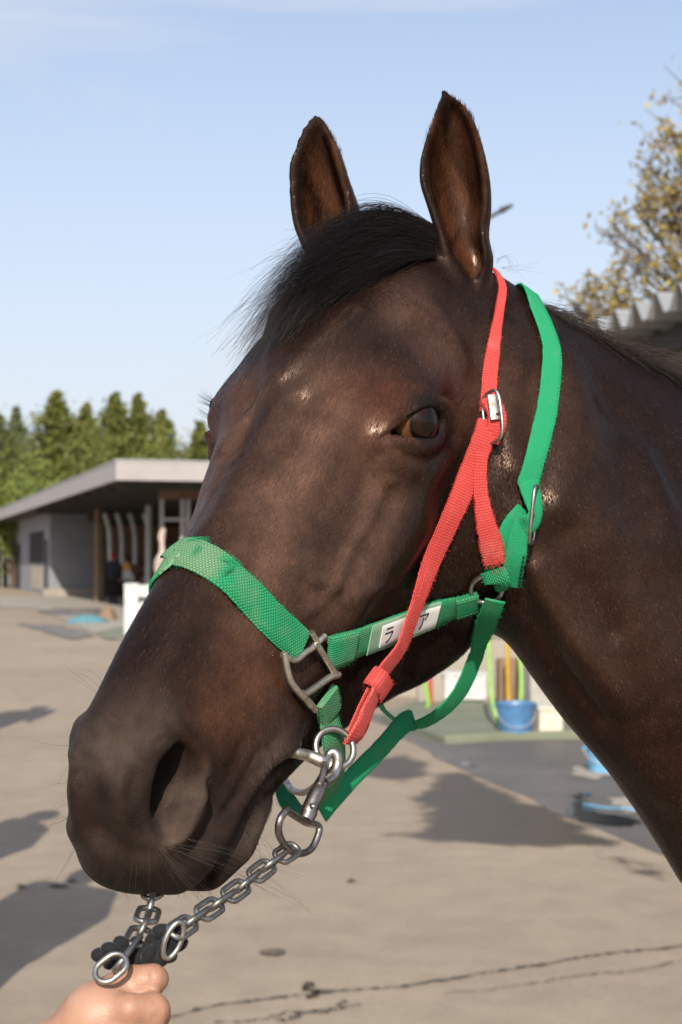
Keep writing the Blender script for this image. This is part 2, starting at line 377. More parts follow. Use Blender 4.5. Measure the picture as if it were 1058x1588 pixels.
# ------------------------------------------------------------------ horse mesh, fine forms, coat colours
def extract():
    g = openvdb.FloatGrid(BG); g.copyFromArray(np.clip(sdf, -BG, BG), ijk=tuple(int(i) for i in IJK0)); g.transform = TR
    return g.convertToQuads()
HP_, HQ = extract(); HQ = HQ.astype(np.int64); HP_ = HP_.astype(float)
_ed = np.vstack([HQ[:, [0, 1]], HQ[:, [1, 2]], HQ[:, [2, 3]], HQ[:, [3, 0]]])
_deg = np.bincount(_ed[:, 0], minlength=len(HP_)) + np.bincount(_ed[:, 1], minlength=len(HP_))
def relax(P, it, lam=.5):
    for _ in range(it):
        S = np.stack([np.bincount(_ed[:, 0], P[_ed[:, 1], k], len(P)) + np.bincount(_ed[:, 1], P[_ed[:, 0], k], len(P)) for k in range(3)], 1)
        P = P + lam*(S/np.maximum(_deg, 1)[:, None] - P)
    return P
def vnormals(P):
    fn = np.cross(P[HQ[:, 2]] - P[HQ[:, 0]], P[HQ[:, 3]] - P[HQ[:, 1]])
    n = np.zeros_like(P)
    for k in range(4):
        for a in range(3): n[:, a] += np.bincount(HQ[:, k], fn[:, a], len(P))
    return unit(n)
HP_ = relax(relax(HP_, 3, .5), 2, .4)
HN = vnormals(HP_)
def seg_dist(P, pts):
    d = np.full(len(P), 9.0)
    for a, b in zip(pts[:-1], pts[1:]):
        ab = b - a; h = np.clip(((P - a) @ ab)/max(ab @ ab, 1e-12), 0, 1); d = np.minimum(d, np.linalg.norm(P - a - h[:, None]*ab, axis=1))
    return d
disp = np.zeros(len(HP_))
def stroke(ps, amp, wid, n=14):
    "a soft ridge (+) or groove (-) drawn on the near side and mirrored to the far side"
    pts = hits(ps, n=n) if len(ps) > 1 else hits(ps)
    for s in ((1, -1) if pts[:, 1].min() > .008 else (1,)):
        q = pts*[1, s, 1]; lo, hi = q.min(0) - 3*wid, q.max(0) + 3*wid
        m = np.where(np.all((HP_ > lo) & (HP_ < hi), 1))[0]
        d = seg_dist(HP_[m], q) if len(q) > 1 else np.linalg.norm(HP_[m] - q[0], axis=1)
        disp[m] += 1.45*amp*np.exp(-(d/wid)**2)
# cheek bone, veins, muscle edges, folds
stroke([(600, 745), (575, 800), (545, 850), (520, 905)], .0022, .006)
stroke([(520, 905), (495, 935), (470, 950)], .0015, .0045)
stroke([(545, 925), (570, 912), (600, 905)], .0013, .0045)
stroke([(530, 930), (505, 905), (480, 900)], .0013, .0045)
stroke([(690, 700), (640, 790), (600, 860), (560, 930)], .0030, .014)
stroke([(720, 730), (690, 820), (640, 900)], -.0025, .018)
stroke([(640, 480), (690, 515), (720, 560)], .0025, .012)
stroke([(645, 530), (660, 560)], -.0020, .012)
stroke([(700, 470), (735, 530), (740, 590)], -.0028, .012)
stroke([(560, 480), (480, 545), (400, 615), (345, 695)], .0032, .007)
stroke([(600, 500), (500, 590), (420, 690)], -.0030, .016)
stroke([(430, 800), (390, 900), (340, 980)], -.0020, .018)
stroke([(455, 1120), (445, 1150)], .0030, .008)
for dx in (0, 10, 20, 28):
    stroke([(478 + dx, 1110 - dx*.2), (470 + dx, 1140), (474 + dx*.8, 1165)], -.0010, .0016)
for i in range(7):
    stroke([(400 + i*4, 1195 - i*6), (388 + i*5, 1225 - i*8)], -.0006, .0014)
stroke([(205, 1195), (215, 1190)], .0015, .005); stroke([(190, 1165), (160, 1240), (160, 1300)], -.0015, .008)
stroke([(380, 1150), (350, 1220), (330, 1290)], -.0012, .006)
# neck: muscle edges and the jugular groove
stroke([(830, 880), (870, 960), (920, 1020), (980, 1090)], .0035, .010)
stroke([(800, 900), (850, 1000), (930, 1110)], -.0035, .012)
stroke([(880, 560), (900, 640), (890, 720)], .0030, .020)
stroke([(960, 640), (980, 760), (960, 880)], -.0030, .025)
stroke([(930, 850), (990, 960), (1050, 1100)], .0045, .020)
stroke([(870, 780), (930, 800), (1000, 860)], .0040, .018); stroke([(880, 830), (900, 900), (950, 970)], -.0040, .014); stroke([(1000, 700), (1040, 820)], .0040, .022); stroke([(940, 610), (1010, 680), (1060, 760)], -.0035, .020)
stroke([(900, 1010), (960, 1100), (1040, 1230)], .0035, .022); stroke([(800, 560), (795, 640), (800, 720)], .0028, .014); stroke([(818, 600), (822, 680)], -.0022, .010)
stroke([(560, 620), (500, 720), (455, 810), (430, 900)], .0028, .016); stroke([(470, 620), (420, 720), (370, 830)], -.0026, .014); stroke([(440, 700), (400, 790), (350, 900)], .0012, .008)
stroke([(600, 690), (575, 720), (560, 760)], -.0012, .006); stroke([(640, 730), (620, 790)], .0012, .007)
for _ in range(40):      # small lumps (insect bites) on the muzzle side
    x, y = rng.uniform(290, 430), rng.uniform(1000, 1230); stroke([(x, y)], rng.uniform(.0003, .0009), rng.uniform(.0011, .002))
for _ in range(70):      # coarse pores and bristle roots round the lips and nostril
    x, y = rng.uniform(120, 420), rng.uniform(1130, 1390); stroke([(x, y)], rng.uniform(-.0006, .0008), rng.uniform(.0016, .003))
for i in range(9):       # creases running back from the nostril and lip
    x0 = 335 + i*7; stroke([(x0, 1285 - i*14), (x0 + 16, 1258 - i*13), (x0 + 40, 1236 - i*12)], -.0007, .0022)
stroke([(330, 1215), (333, 1250), (322, 1290), (296, 1322)], -.0030, .0045)
stroke([(244, 1152), (262, 1142), (282, 1146)], -.0016, .0030)
stroke([(208, 1200), (204, 1245), (212, 1290)], -.0022, .006); stroke([(190, 1180), (180, 1230)], .0018, .006)
stroke([(150, 1320), (220, 1345), (290, 1345)], .0020, .010); stroke([(155, 1290), (215, 1322)], -.0016, .007)
stroke([(470, 1163), (447, 1178), (420, 1203), (397, 1235), (380, 1270), (362, 1308), (338, 1345), (308, 1376)], -.0034, .0030, 30)
stroke([(462, 1150), (430, 1172), (402, 1205), (378, 1245), (356, 1290), (325, 1335)], .0014, .0045, 24)
lump = np.zeros(len(HP_))
for _ in range(26):
    k = rng.normal(size=3)*rng.uniform(30, 110); lump += np.sin(HP_ @ k + rng.uniform(0, 6.28))*18/np.linalg.norm(k)
HP_ = HP_ + HN*(disp + lump*.00035)[:, None]
HP_ = relax(HP_, 1, .3); HN = vnormals(HP_)
HW = H2W(HP_); HNW = HN @ RH.T
HBVH = BVHTree.FromPolygons([tuple(v) for v in HW.tolist()], [tuple(q) for q in HQ.tolist()])
CAMP = Vector((0, 0, CAMZ))
def surf(px, py, lift=0.0):
    "world point (and outward normal) where a photo pixel's ray meets the horse"
    d = Vector(ray(px, py)).normalized(); p, n, i, _ = HBVH.ray_cast(CAMP, d)
    if p is None: return None, None
    n = Vector(HNW[HQ[i]].mean(0)); n = n.normalized()
    k = lift/max(.4, -n.dot(d)); return np.array(p - d*k), np.array(n)
def near(P, lift=0.0):
    p, n, i, _ = HBVH.find_nearest(Vector(P)); n = Vector(HNW[HQ[i]].mean(0)).normalized(); return np.array(p + n*lift), np.array(n)

# coat colour per vertex: dark bay, rust along the muzzle side and behind the eye, grey-brown skin on the muzzle, brown inside the ears, with sheen and shade bands painted in
COATB = np.array([.0098, .0044, .0032])
def coat_colour(P):
    n = len(P); C = np.tile(COATB, (n, 1))
    def patch(px, r, col, s=1.0, P3=None):
        c = hit(*px) if P3 is None else np.asarray(P3)
        for sg in ((1, -1) if P3 is None else (1,)):
            w_ = s*np.exp(-np.sum(((P - c*[1, sg, 1])/np.asarray(r))**2, 1)); C[:] = C + (np.asarray(col) - C)*np.clip(w_, 0, 1)[:, None]
    def trail(ps, wd, col, s=1.0):
        q = hits(ps, n=16)
        for sg in ((1, -1) if q[:, 1].min() > .008 else (1,)):
            w_ = s*np.exp(-(seg_dist(P, q*[1, sg, 1])/wd)**2); C[:] = C + (np.asarray(col) - C)*np.clip(w_, 0, 1)[:, None]
    SHEEN = (.105, .056, .038)                                       # cheek and temple sheen painted in as lighter brown
    trail([(520, 620), (488, 715), (445, 785), (425, 880), (400, 960)], .036, SHEEN, .70)
    trail([(600, 700), (565, 830), (510, 915)], .030, SHEEN, .55)
    trail([(640, 470), (665, 512), (693, 560)], .028, SHEEN, .42)
    trail([(545, 485), (478, 545), (400, 616), (350, 690)], .006, (.075, .045, .032), .6)  # highlight along the forehead ridge painted as a thin lighter line
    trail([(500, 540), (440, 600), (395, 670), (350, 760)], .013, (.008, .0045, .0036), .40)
    trail([(655, 775), (616, 856), (590, 930)], .014, (.010, .0055, .0042), .5)  # shade beside the ridge and below the cheek crest painted into the coat
    patch((395, 1050), (.050, .05, .032), (.070, .030, .016), .95)
    patch((345, 1095), (.03, .04, .022), (.070, .030, .015), .85)
    patch((725, 640), (.02, .03, .04), (.040, .013, .007), .8)
    patch((790, 600), (.04, .05, .06), (.042, .019, .011), .7)
    patch((1000, 1100), (.12, .08, .12), (.017, .0062, .0040), .8)
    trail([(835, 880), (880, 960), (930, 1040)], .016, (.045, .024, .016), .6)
    trail([(910, 820), (960, 900), (1010, 980)], .045, (.036, .019, .013), .5)  # highlights along the neck muscles painted as lighter brown trails
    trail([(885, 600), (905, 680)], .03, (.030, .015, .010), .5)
    patch((345, 620), (.03, .03, .03), (.055, .017, .008), .8)
    for k in ((.035, -.085, .03), (.06, -.075, .02)): patch(None, (.03, .02, .022), (.05, .015, .007), .8, k)
    # muzzle skin
    m = np.clip((P[:, 0] - .285 + .25*np.clip(-P[:, 2] - .02, 0, .06))/.05, 0, 1); C = C + (np.array([.0165, .0112, .0092]) - C)*(m*.85)[:, None]
    patch((300, 1230), (.016, .02, .02), (.060, .043, .033), .8); patch((262, 1300), (.014, .02, .012), (.075, .053, .040), .8)
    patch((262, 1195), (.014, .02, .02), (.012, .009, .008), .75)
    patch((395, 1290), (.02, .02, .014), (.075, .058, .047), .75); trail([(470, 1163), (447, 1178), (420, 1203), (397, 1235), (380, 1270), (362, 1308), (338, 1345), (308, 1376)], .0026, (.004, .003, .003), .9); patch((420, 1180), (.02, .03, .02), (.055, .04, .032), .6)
    patch((165, 1170), (.02, .03, .016), (.042, .031, .025), .7); patch((250, 1110), (.02, .03, .012), (.05, .036, .029), .6)
    # round the eye: bare black skin
    for s in (1, -1):
        d = np.linalg.norm(P - EC*[1, s, 1], axis=1); w_ = np.clip((ER + .0085 - d)/.005, 0, 1); C = C + (np.array([.008, .0065, .0065]) - C)*w_[:, None]
    return C
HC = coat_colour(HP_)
_mt = np.zeros(len(HP_))
for _ in range(30):
    k = rng.normal(size=3)*rng.uniform(60, 260); _mt += np.sin(HP_ @ k + rng.uniform(0, 6.28))
HC = HC*np.clip(1 + .022*_mt, .8, 1.25)[:, None]
def ear_inside():
    t = np.zeros(len(HP_)); prox = np.zeros(len(HP_))
    for e in (EAR_L, EAR_R):
        rows = e['rows'][1:]; L_ = np.array([at_depth(*r[0], e['y']) for r in rows] + [at_depth(*e['tip'][:2], e['y'])]); R_ = np.array([at_depth(*r[1], e['y']) for r in rows] + [at_depth(*e['tip'][:2], e['y'])])
        ax = catmull((L_ + R_)/2, 30); hw = catmull(np.linalg.norm(R_ - L_, axis=1)[:, None]/2, 30)[:, 0]; bk = unit(e['back'])
        for p, h in zip(ax, hw):
            d = HW - p; q = np.linalg.norm(d - (d @ bk)[:, None]*bk, axis=1)
            prox = np.maximum(prox, np.clip((h*1.25 + .012 - np.linalg.norm(d, axis=1))/.01, 0, 1))
            t = np.maximum(t, np.where((HNW @ bk < -.1) & (d @ bk > -.004) & (np.linalg.norm(d, axis=1) < h*1.15 + .008), np.clip((.98 - q/max(h, 1e-3))*2.5, 0, 1), 0))
    return t, prox
EARM, EARP = ear_inside()
_en = np.array([math.sin(a*37.7)*.5 + .5 for a in HW[:, 0]*6 + HW[:, 2]*3])
HC = HC + ((np.array([.060, .022, .010])*(.55 + .6*_en[:, None])) - HC)*np.clip(EARM*1.2, 0, .95)[:, None]

TIPS = np.array([at_depth(*e['tip'][:2], e['y']) for e in (EAR_L, EAR_R)])
TIPD = np.linalg.norm(HW[:, None] - TIPS[None], axis=2).min(1)
HC = HC + (np.array([.009, .0065, .006]) - HC)*np.exp(-(TIPD/.030)**2)[:, None]
_ex = np.abs(np.sin(HW[:, 0]*95 + 1.2*np.sin(HW[:, 2]*55))); HC = HC*(1 - np.clip(EARM, 0, 1)*.55*(_ex < .38))[:, None]
def colour_attr(me, C, name='coat'):
    a = me.color_attributes.new(name=name, type='FLOAT_COLOR', domain='POINT'); a.data.foreach_set('color', np.c_[C, np.ones(len(C))].astype(np.float32).ravel())
# materials of the animal
m, nt, b = mat('horse_skin', COATB, .58, 0, .16, Specular_Tint=(1, .75, .62, 1))
at_ = N(nt, 'ShaderNodeAttribute', attribute_name='coat'); hl = N(nt, 'ShaderNodeAttribute', attribute_name='hl')
mp = N(nt, 'ShaderNodeMapping'); mp.inputs[3].default_value = (90, 700, 700); nt.links.new(hl.outputs['Vector'], mp.inputs[0])
n1 = noise(nt, 1.0, 3, .6, mp.outputs[0]); n2 = noise(nt, 60, 5, .6, hl.outputs['Vector'])
mul = N(nt, 'ShaderNodeMix', data_type='RGBA', blend_type='MULTIPLY'); mul.inputs[0].default_value = 1
r1 = ramp(nt, n2.outputs['Fac'], [(.28, (.55, .53, .52)), (.5, (1, .98, .97)), (.75, (1.45, 1.38, 1.32))]); nt.links.new(at_.outputs['Color'], mul.inputs[6]); nt.links.new(r1.outputs[0], mul.inputs[7]); nt.links.new(mul.outputs[2], b.inputs['Base Color'])
b1 = bump(nt, None, n1.outputs['Fac'], .35, .0012); n3 = noise(nt, 900, 3, .6, hl.outputs['Vector']); bump(nt, b, n3.outputs['Fac'], .45, .0010, b1.outputs[0])
b.inputs['Sheen Weight'].default_value = .03; b.inputs['Sheen Roughness'].default_value = .35; b.inputs['Sheen Tint'].default_value = (.75, .62, .55, 1)
m, nt, b = mat('horse_hair', COATB, .29, 0, .60, Specular_Tint=(1, .70, .55, 1))
at_ = N(nt, 'ShaderNodeAttribute', attribute_name='coat'); nt.links.new(at_.outputs['Color'], b.inputs['Base Color'])
m, nt, b = mat('long_hair', (.010, .0075, .007), .38, 0, .32, Specular_Tint=(1, .86, .76, 1))
at_ = N(nt, 'ShaderNodeAttribute', attribute_name='coat'); nt.links.new(at_.outputs['Color'], b.inputs['Base Color'])

# ---- the rest of the body, coarser: shoulders, barrel, quarters, legs (all outside this picture)
BD = unit([.82, .57, 0]); BS = np.array([BD[1], -BD[0], 0]); NE = (NT[-1] + NB[-1])/2
def body_pt(f, s, z): return np.array([NE[0], NE[1], 0]) + BD*f + BS*s + np.array([0, 0, z])
def body_mesh(vx=.02):
    lo = np.array([.0, 1.0, -.1]); hi = np.array([2.6, 3.2, 1.95]); nn_ = np.ceil((hi - lo)/vx).astype(int)
    g = np.meshgrid(*[lo[k] + vx*np.arange(nn_[k]) for k in range(3)], indexing='ij')
    d = np.full(nn_, 9., np.float32)
    def add(pts, rad, k): 
        nonlocal d; d = smin(d, sd_chain(g, np.array(pts), np.array(rad)).astype(np.float32), k)
    add([NE*.98 + NR[40].mean(0)*.02 + [0, 0, -.02], body_pt(.18, 0, 1.17)], [.155, .25], .06)
    add([NT[-1] + [0, 0, -.09], body_pt(.40, 0, 1.47)], [.085, .12], .10)
    add([NB[-1] + [0, 0, .10], body_pt(.08, 0, 1.0)], [.11, .17], .10)
    add([body_pt(.2, 0, 1.15), body_pt(.6, 0, 1.15), body_pt(1.0, 0, 1.17)], [.27, .31, .30], .12)
    add([body_pt(.95, 0, 1.27), body_pt(1.35, 0, 1.25)], [.28, .26], .12)
    for s in (-1, 1):
        add([body_pt(.12, .14*s, 1.12), body_pt(.10, .14*s, .88), body_pt(.12, .13*s, .52)], [.16, .105, .052], .08)
        add([body_pt(.12, .13*s, .52), body_pt(.12, .13*s, .16), body_pt(.08, .13*s, .09)], [.048, .034, .042], .02)
        add([body_pt(.08, .13*s, .085), body_pt(.05, .13*s, .03)], [.048, .062], .02)
        add([body_pt(1.35, .13*s, 1.15), body_pt(1.22, .15*s, .88), body_pt(1.42, .13*s, .58)], [.20, .13, .062], .09)
        add([body_pt(1.42, .13*s, .57), body_pt(1.36, .13*s, .17), body_pt(1.30, .13*s, .09)], [.05, .038, .045], .02)
        add([body_pt(1.30, .13*s, .085), body_pt(1.27, .13*s, .03)], [.05, .062], .02)
    add([body_pt(1.58, 0, 1.33), body_pt(1.68, 0, 1.1), body_pt(1.66, 0, .6)], [.05, .06, .03], .05)
    d = np.maximum(d, lo[2] + .1 - g[2])                               # flat soles on the ground
    gr = openvdb.FloatGrid(.1); gr.copyFromArray(np.clip(d, -.1, .1).astype(np.float32)); gr.transform = openvdb.createLinearTransform(voxelSize=vx)
    P, Q = gr.convertToQuads(); return P + lo, Q.astype(int)
BP, BQ = body_mesh()
HORSE = thing('horse', 'dark bay horse with pricked ears wearing a green halter', 'horse', tuple(body_pt(.6, 0, 0)))
AV = np.vstack([HW, BP]); AF = np.vstack([HQ, BQ + len(HW)])
body = obj('body', AV, AF, 'horse_skin', HORSE)
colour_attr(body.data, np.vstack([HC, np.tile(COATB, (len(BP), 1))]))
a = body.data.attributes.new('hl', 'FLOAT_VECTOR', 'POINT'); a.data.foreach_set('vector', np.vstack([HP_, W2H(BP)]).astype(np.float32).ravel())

# ---- short coat: real hairs lying along the lie of the coat
def flow(P):
    "direction of the lie of the coat in the head frame"
    f = np.tile(np.array([1.0, 0, -.18]), (len(P), 1))                                          # down the face
    back = np.clip((-.03 - P[:, 0])/.08, 0, 1)[:, None]; side = np.clip((-.02 - P[:, 2])/.08, 0, 1)[:, None]
    f = f + side*np.array([-.75, 0, -.9])                                                        # down and back over the cheek
    top = back*np.clip((P[:, 2] - .03)/.05, 0, 1)[:, None]; f = f*(1 - top) + top*np.array([-.5, .6, .4])
    nk = W2H(unit(np.gradient((NT + NB)/2, axis=0)) + TH); c = W2H((NT + NB)/2)
    j = np.argmin(((P[:, None, ::1] - c[None, ::4])**2).sum(2), 1)*4
    wn_ = np.clip((np.linalg.norm(P - np.array([0, 0, -.05]), axis=1) - .19)/.08, 0, 1)[:, None]*(P[:, 0:1] < .02)
    dn = W2H(np.array([0, 0, -1.0]) + TH)
    return unit(f*(1 - wn_) + (nk[j]*.8 + dn*.75)*wn_)
def make_coat(n):
    P = HP_; q = HQ; ar = np.linalg.norm(np.cross(P[q[:, 2]] - P[q[:, 0]], P[q[:, 3]] - P[q[:, 1]]), axis=1)
    cen = P[q].mean(1); cw = HW[q].mean(1); face = (HNW[q].mean(1)*(np.array([0, 0, CAMZ]) - cw)).sum(1)
    inview = (cw[:, 0] < .45)
    eye = np.minimum(np.linalg.norm(cen - EC, axis=1), np.linalg.norm(cen - EC*[1, -1, 1], axis=1)) < ER + .006
    muzq = np.clip((cen[:, 0] - .27)/.05, 0, 1); lipq = np.clip((np.linalg.norm(cen[:, None] - mo[None, ::3], axis=2).min(1) - .003)/.006, 0, 1)*np.clip((np.linalg.norm(cen*[1, -1, 1] - (na+nc)/2, axis=1) - .018)/.01, 0, 1)*np.clip((np.linalg.norm(cen - (na+nc)/2, axis=1) - .018)/.01, 0, 1)
    wgt = (1 - np.clip(muzq*1.15, 0, 1))*lipq*ar*np.where(eye, 0, 1)*np.where(inview, 1, .05)*np.where(face > -.1, 1.0, .35)
    i = rng.choice(len(q), n, p=wgt/wgt.sum()); u, v = rng.random((2, n, 1)); Q = q[i]
    def lerp(A): return (A[Q[:, 0]]*(1-u) + A[Q[:, 1]]*u)*(1-v) + (A[Q[:, 3]]*(1-u) + A[Q[:, 2]]*u)*v
    R_, Nn, C = lerp(P), unit(lerp(HN)), lerp(HC); em = lerp(EARM[:, None])[:, 0]
    D = flow(R_)
    if True:
        up_l = W2H(np.array([0, 0, 1.0]) + TH); earish = EARP[Q[:, 0]][:, None]
        D = D*(1 - earish) + up_l*earish
    D = D + rng.normal(size=D.shape)*.07; D = unit(D - Nn*(D*Nn).sum(1, keepdims=True))
    muz = np.clip((R_[:, 0] - .28)/.06, 0, 1)
    L = (.0056 - .0036*muz)*rng.uniform(.7, 1.25, n); L = np.where(em > .15, .0085*rng.uniform(.6, 1.4, n), L); L = np.where((earish[:, 0] > .5) & (em <= .15), .0026*rng.uniform(.7, 1.2, n), L)
    L = L*np.clip(TIPD[Q[:, 0]]/.045, .22, 1)
    lift = np.where(em > .15, .22, .04 + .045*rng.random(n))
    W_ = np.cross(Nn, D)*(np.where(em > .15, .00016, .00015)*rng.uniform(.7, 1.3, n))[:, None]
    mid = R_ + D*(L*.5)[:, None] + Nn*(L*lift*.8)[:, None]; tip = R_ + D*L[:, None] + Nn*(L*lift)[:, None]
    base = R_ - Nn*.0004
    V = np.stack([base - W_, base + W_, mid + W_*.8, mid - W_*.8, tip], 1).reshape(-1, 3)
    C = C*rng.uniform(.6, 1.4, (n, 1)); C = C + np.where(rng.random((n, 1)) < .025, .05, 0)*np.array([1, .75, .6])
    return V, np.repeat(C, 5, 0)
def fast_mesh(name, V, nface_pat, pat, count, stride, material, parent, C=None):
    me = bpy.data.meshes.new(name); Vl = V - np.array(parent_loc(parent)); me.vertices.add(len(V)); me.vertices.foreach_set('co', Vl.astype(np.float32).ravel())
    idx = np.concatenate([np.array(p) for p in pat]); lens = np.array([len(p) for p in pat])
    li = (np.arange(count)[:, None]*stride + idx[None]).ravel(); me.loops.add(len(li)); me.loops.foreach_set('vertex_index', li.astype(np.int32))
    tot = np.tile(lens, count); st = np.r_[0, np.cumsum(tot)[:-1]]; me.polygons.add(len(tot)); me.polygons.foreach_set('loop_start', st.astype(np.int32)); 
    me.update(calc_edges=True); me.validate()
    me.polygons.foreach_set('use_smooth', [True]*len(me.polygons))
    if C is not None: colour_attr(me, C)
    me.materials.append(MATS[material]); o = bpy.data.objects.new(name, me); COL.objects.link(o); o.parent = parent; return o
NH = 430000
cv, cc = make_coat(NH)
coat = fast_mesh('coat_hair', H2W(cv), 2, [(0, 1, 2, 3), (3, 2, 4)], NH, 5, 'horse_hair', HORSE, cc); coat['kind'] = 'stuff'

# ---- strands: forelock, mane, lashes, whiskers
def strands(name, paths, rad, material='long_hair', parent=None, cols=None, kind=None):
    "paths: k x m x 3 -> tapering three-sided strands in one mesh"
    paths = np.asarray(paths, float); k, m_, _ = paths.shape
    T = unit(np.gradient(paths, axis=1)); ref = np.array([.31, .77, .55]); U = unit(np.cross(T, ref)); W_ = np.cross(T, U)
    r = (np.asarray(rad)*np.ones(k))[:, None]*np.linspace(1, .18, m_)[None]**.7
    th = np.arange(3)*2*math.pi/3
    V = paths[:, :, None] + r[:, :, None, None]*(U[:, :, None]*np.cos(th)[None, None, :, None] + W_[:, :, None]*np.sin(th)[None, None, :, None])
    pat = [(i*3 + a, i*3 + (a+1) % 3, i*3 + 3 + (a+1) % 3, i*3 + 3 + a) for i in range(m_-1) for a in range(3)]
    if cols is None: cols = np.tile([.0075, .0058, .0054], (k, 1))*rng.uniform(.5, 1.5, (k, 1))
    o = fast_mesh(name, V.reshape(-1, 3), 4, pat, k, m_*3, material, parent, np.repeat(cols, m_*3, 0))
    if kind: o['kind'] = kind
    return o
def pt_on(px, py, lift, y=None):
    p, n = surf(px, py, lift)
    return at_depth(px, py, y or 1.19) if p is None else p
# forelock: falls from the poll over the far side of the forehead
GA = np.array([at_depth(678, 352, 1.275), at_depth(612, 323, 1.27), at_depth(556, 322, 1.262), at_depth(498, 352, 1.25), at_depth(452, 400, 1.235), at_depth(418, 455, 1.222), at_depth(388, 525, 1.21)])
GB = np.array([pt_on(p[0], p[1], .007) for p in [(676, 395), (628, 402), (578, 424), (528, 450), (486, 476), (446, 505), (408, 548)]])
GC = np.array([pt_on(p[0], p[1], .012) for p in [(672, 372), (615, 368), (562, 385), (510, 415)]] + [at_depth(465, 448, 1.205), at_depth(428, 485, 1.195), at_depth(392, 545, 1.19)])
def forelock(n=3400, m_=14):
    out = []
    ga, gb, gc = catmull(GA, m_), catmull(GB, m_), catmull(GC, m_)
    cl = rng.random((70, 2)); cll = rng.uniform(.72, 1.05, 70); clo = rng.normal(size=(70, 3))*.009
    for i in range(n):
        ci = rng.integers(70); c = cl[ci]; u = np.clip(c[0] + rng.normal()*.028, 0, 1); d = np.clip(c[1] + rng.normal()*.10, 0, 1)
        f = (ga*(1-u) + gb*u); back = np.where(u < .5, 1 - u, u); mid = gc
        bl = 4*u*(1-u)*d; p = f*(1 - bl*.7) + mid*bl*.7
        L = rng.uniform(.58, 1.0)*cll[ci] if rng.random() < .9 else rng.uniform(.95, 1.1)
        t = np.linspace(0, min(L, 1.0), m_); s_ = np.linspace(0, 1, m_); p = np.stack([np.interp(t, s_, p[:, k]) for k in range(3)], 1)
        if L > 1: p += (t[:, None]**6)*(p[-1] - p[-4])*(L - 1)*2
        fr = np.linspace(0, 1, m_)[:, None]
        p = p + clo[ci]*fr**1.5 + rng.normal(size=3)*.0030*fr + rng.normal(size=3)*.009*fr**2.5 + rng.normal(size=(m_, 3)).cumsum(0)*.0004
        p += np.array([0, 0, 1])*.004*np.sin(fr*3.1)*rng.normal()
        out.append(p)
    return np.array(out)
strands('forelock', forelock(), rng.uniform(.00009, .00019, 3400), parent=HORSE)
# mane: short, along the crest behind the halter
def crest_strands(n, m_=8):
    out = []
    for i in range(n):
        j = rng.uniform(17, 58); a, f_ = int(j), j - int(j); ni = min(a+1, 59)
        root = NT[a]*(1-f_) + NT[ni]*f_; sd = NSIDE[a]; ax = unit(NT[ni] - NT[a]); near_s = sd if sd[1] < 0 else -sd
        s_ = rng.normal()*.35 + .25; p0, nn_ = near(root + near_s*s_*.03 + [0, 0, .01])
        L = rng.uniform(.035, .075)*(.55 + .45*min(1, (j-17)/14)); d = unit(nn_*rng.uniform(.12, .5) + ax*rng.uniform(.5, 1.1) + near_s*rng.uniform(-.1, .55) + rng.normal(size=3)*.12)
        t = np.linspace(0, 1, m_)[:, None]; out.append(p0 + d*L*t + (near_s*.5 + [0, 0, -1.0])*L*.38*t**2.2 + rng.normal(size=3)*.004*t**2)
    return np.array(out)
mn = crest_strands(3000)
strands('mane', mn, rng.uniform(.00010, .00020, 3000), parent=HORSE, cols=np.tile([.017, .0125, .011], (3000, 1))*rng.uniform(.5, 2.2, (3000, 1)))
# loose curl behind the near ear, stray hairs
fly = []
for i in range(7):
    k_ = rng.uniform(.5, 1.2); fly.append(catmull([at_depth(770, 404 + rng.uniform(-3, 6), 1.285), at_depth(770 + 16*k_, 396 + rng.uniform(-3, 3), 1.285), at_depth(770 + 28*k_, 404 + rng.uniform(-4, 5), 1.287), at_depth(770 + 30*k_ + rng.uniform(-3, 3), 420 + rng.uniform(-6, 10), 1.29)], 9))
for i in range(7):
    a = at_depth(778, 415, 1.285); e = at_depth(rng.uniform(815, 850), rng.uniform(395, 445), 1.29); c_ = at_depth(800, rng.uniform(405, 432), 1.285); fly.append(catmull([a, c_, e], 9))
strands('stray_hair', np.array(fly), .00007, parent=HORSE)
# whiskers, lashes
def whisk(specs, n=9):
    out = []
    for (px, py), (dx, dy), bend in specs:
        p, nn_ = surf(px, py)
        if p is None: p, nn_ = near(at_depth(px, py, .95))
        y = p[1]; e = at_depth(px + dx, py + dy, y + rng.uniform(-.03, .01)); mid = (p + e)/2 + np.array([0, 0, bend]); out.append(catmull([p, mid, e], n))
    return np.array(out)
sp = []
for i in range(16): sp.append(((rng.uniform(112, 132), rng.uniform(1150, 1330)), (rng.uniform(-75, -15), rng.uniform(-10, 60)), rng.uniform(-.006, .006)))
for i in range(4): sp.append(((rng.uniform(135, 165), rng.uniform(1050, 1095)), (rng.uniform(-60, -30), rng.uniform(-30, -5)), .003))
for i in range(26): sp.append(((rng.uniform(370, 418), rng.uniform(1270, 1365)), (rng.uniform(10, 75), rng.uniform(20, 75)), rng.uniform(-.002, .008)))
sp.append(((400, 1320), (88, 100), .012)); sp.append(((405, 1310), (60, 85), .010))
for i in range(50): sp.append(((rng.uniform(170, 350), 1383 + rng.uniform(-6, 6)), (rng.uniform(-12, 12), rng.uniform(10, 24)), 0))
for i in range(30): sp.append(((rng.uniform(135, 220), rng.uniform(1325, 1372)), (rng.uniform(-30, 30), rng.uniform(-6, 14)), .002))
strands('whiskers', whisk(sp), .00009, parent=HORSE, cols=np.tile([.03, .022, .018], (len(sp), 1)), kind='stuff')
la = []
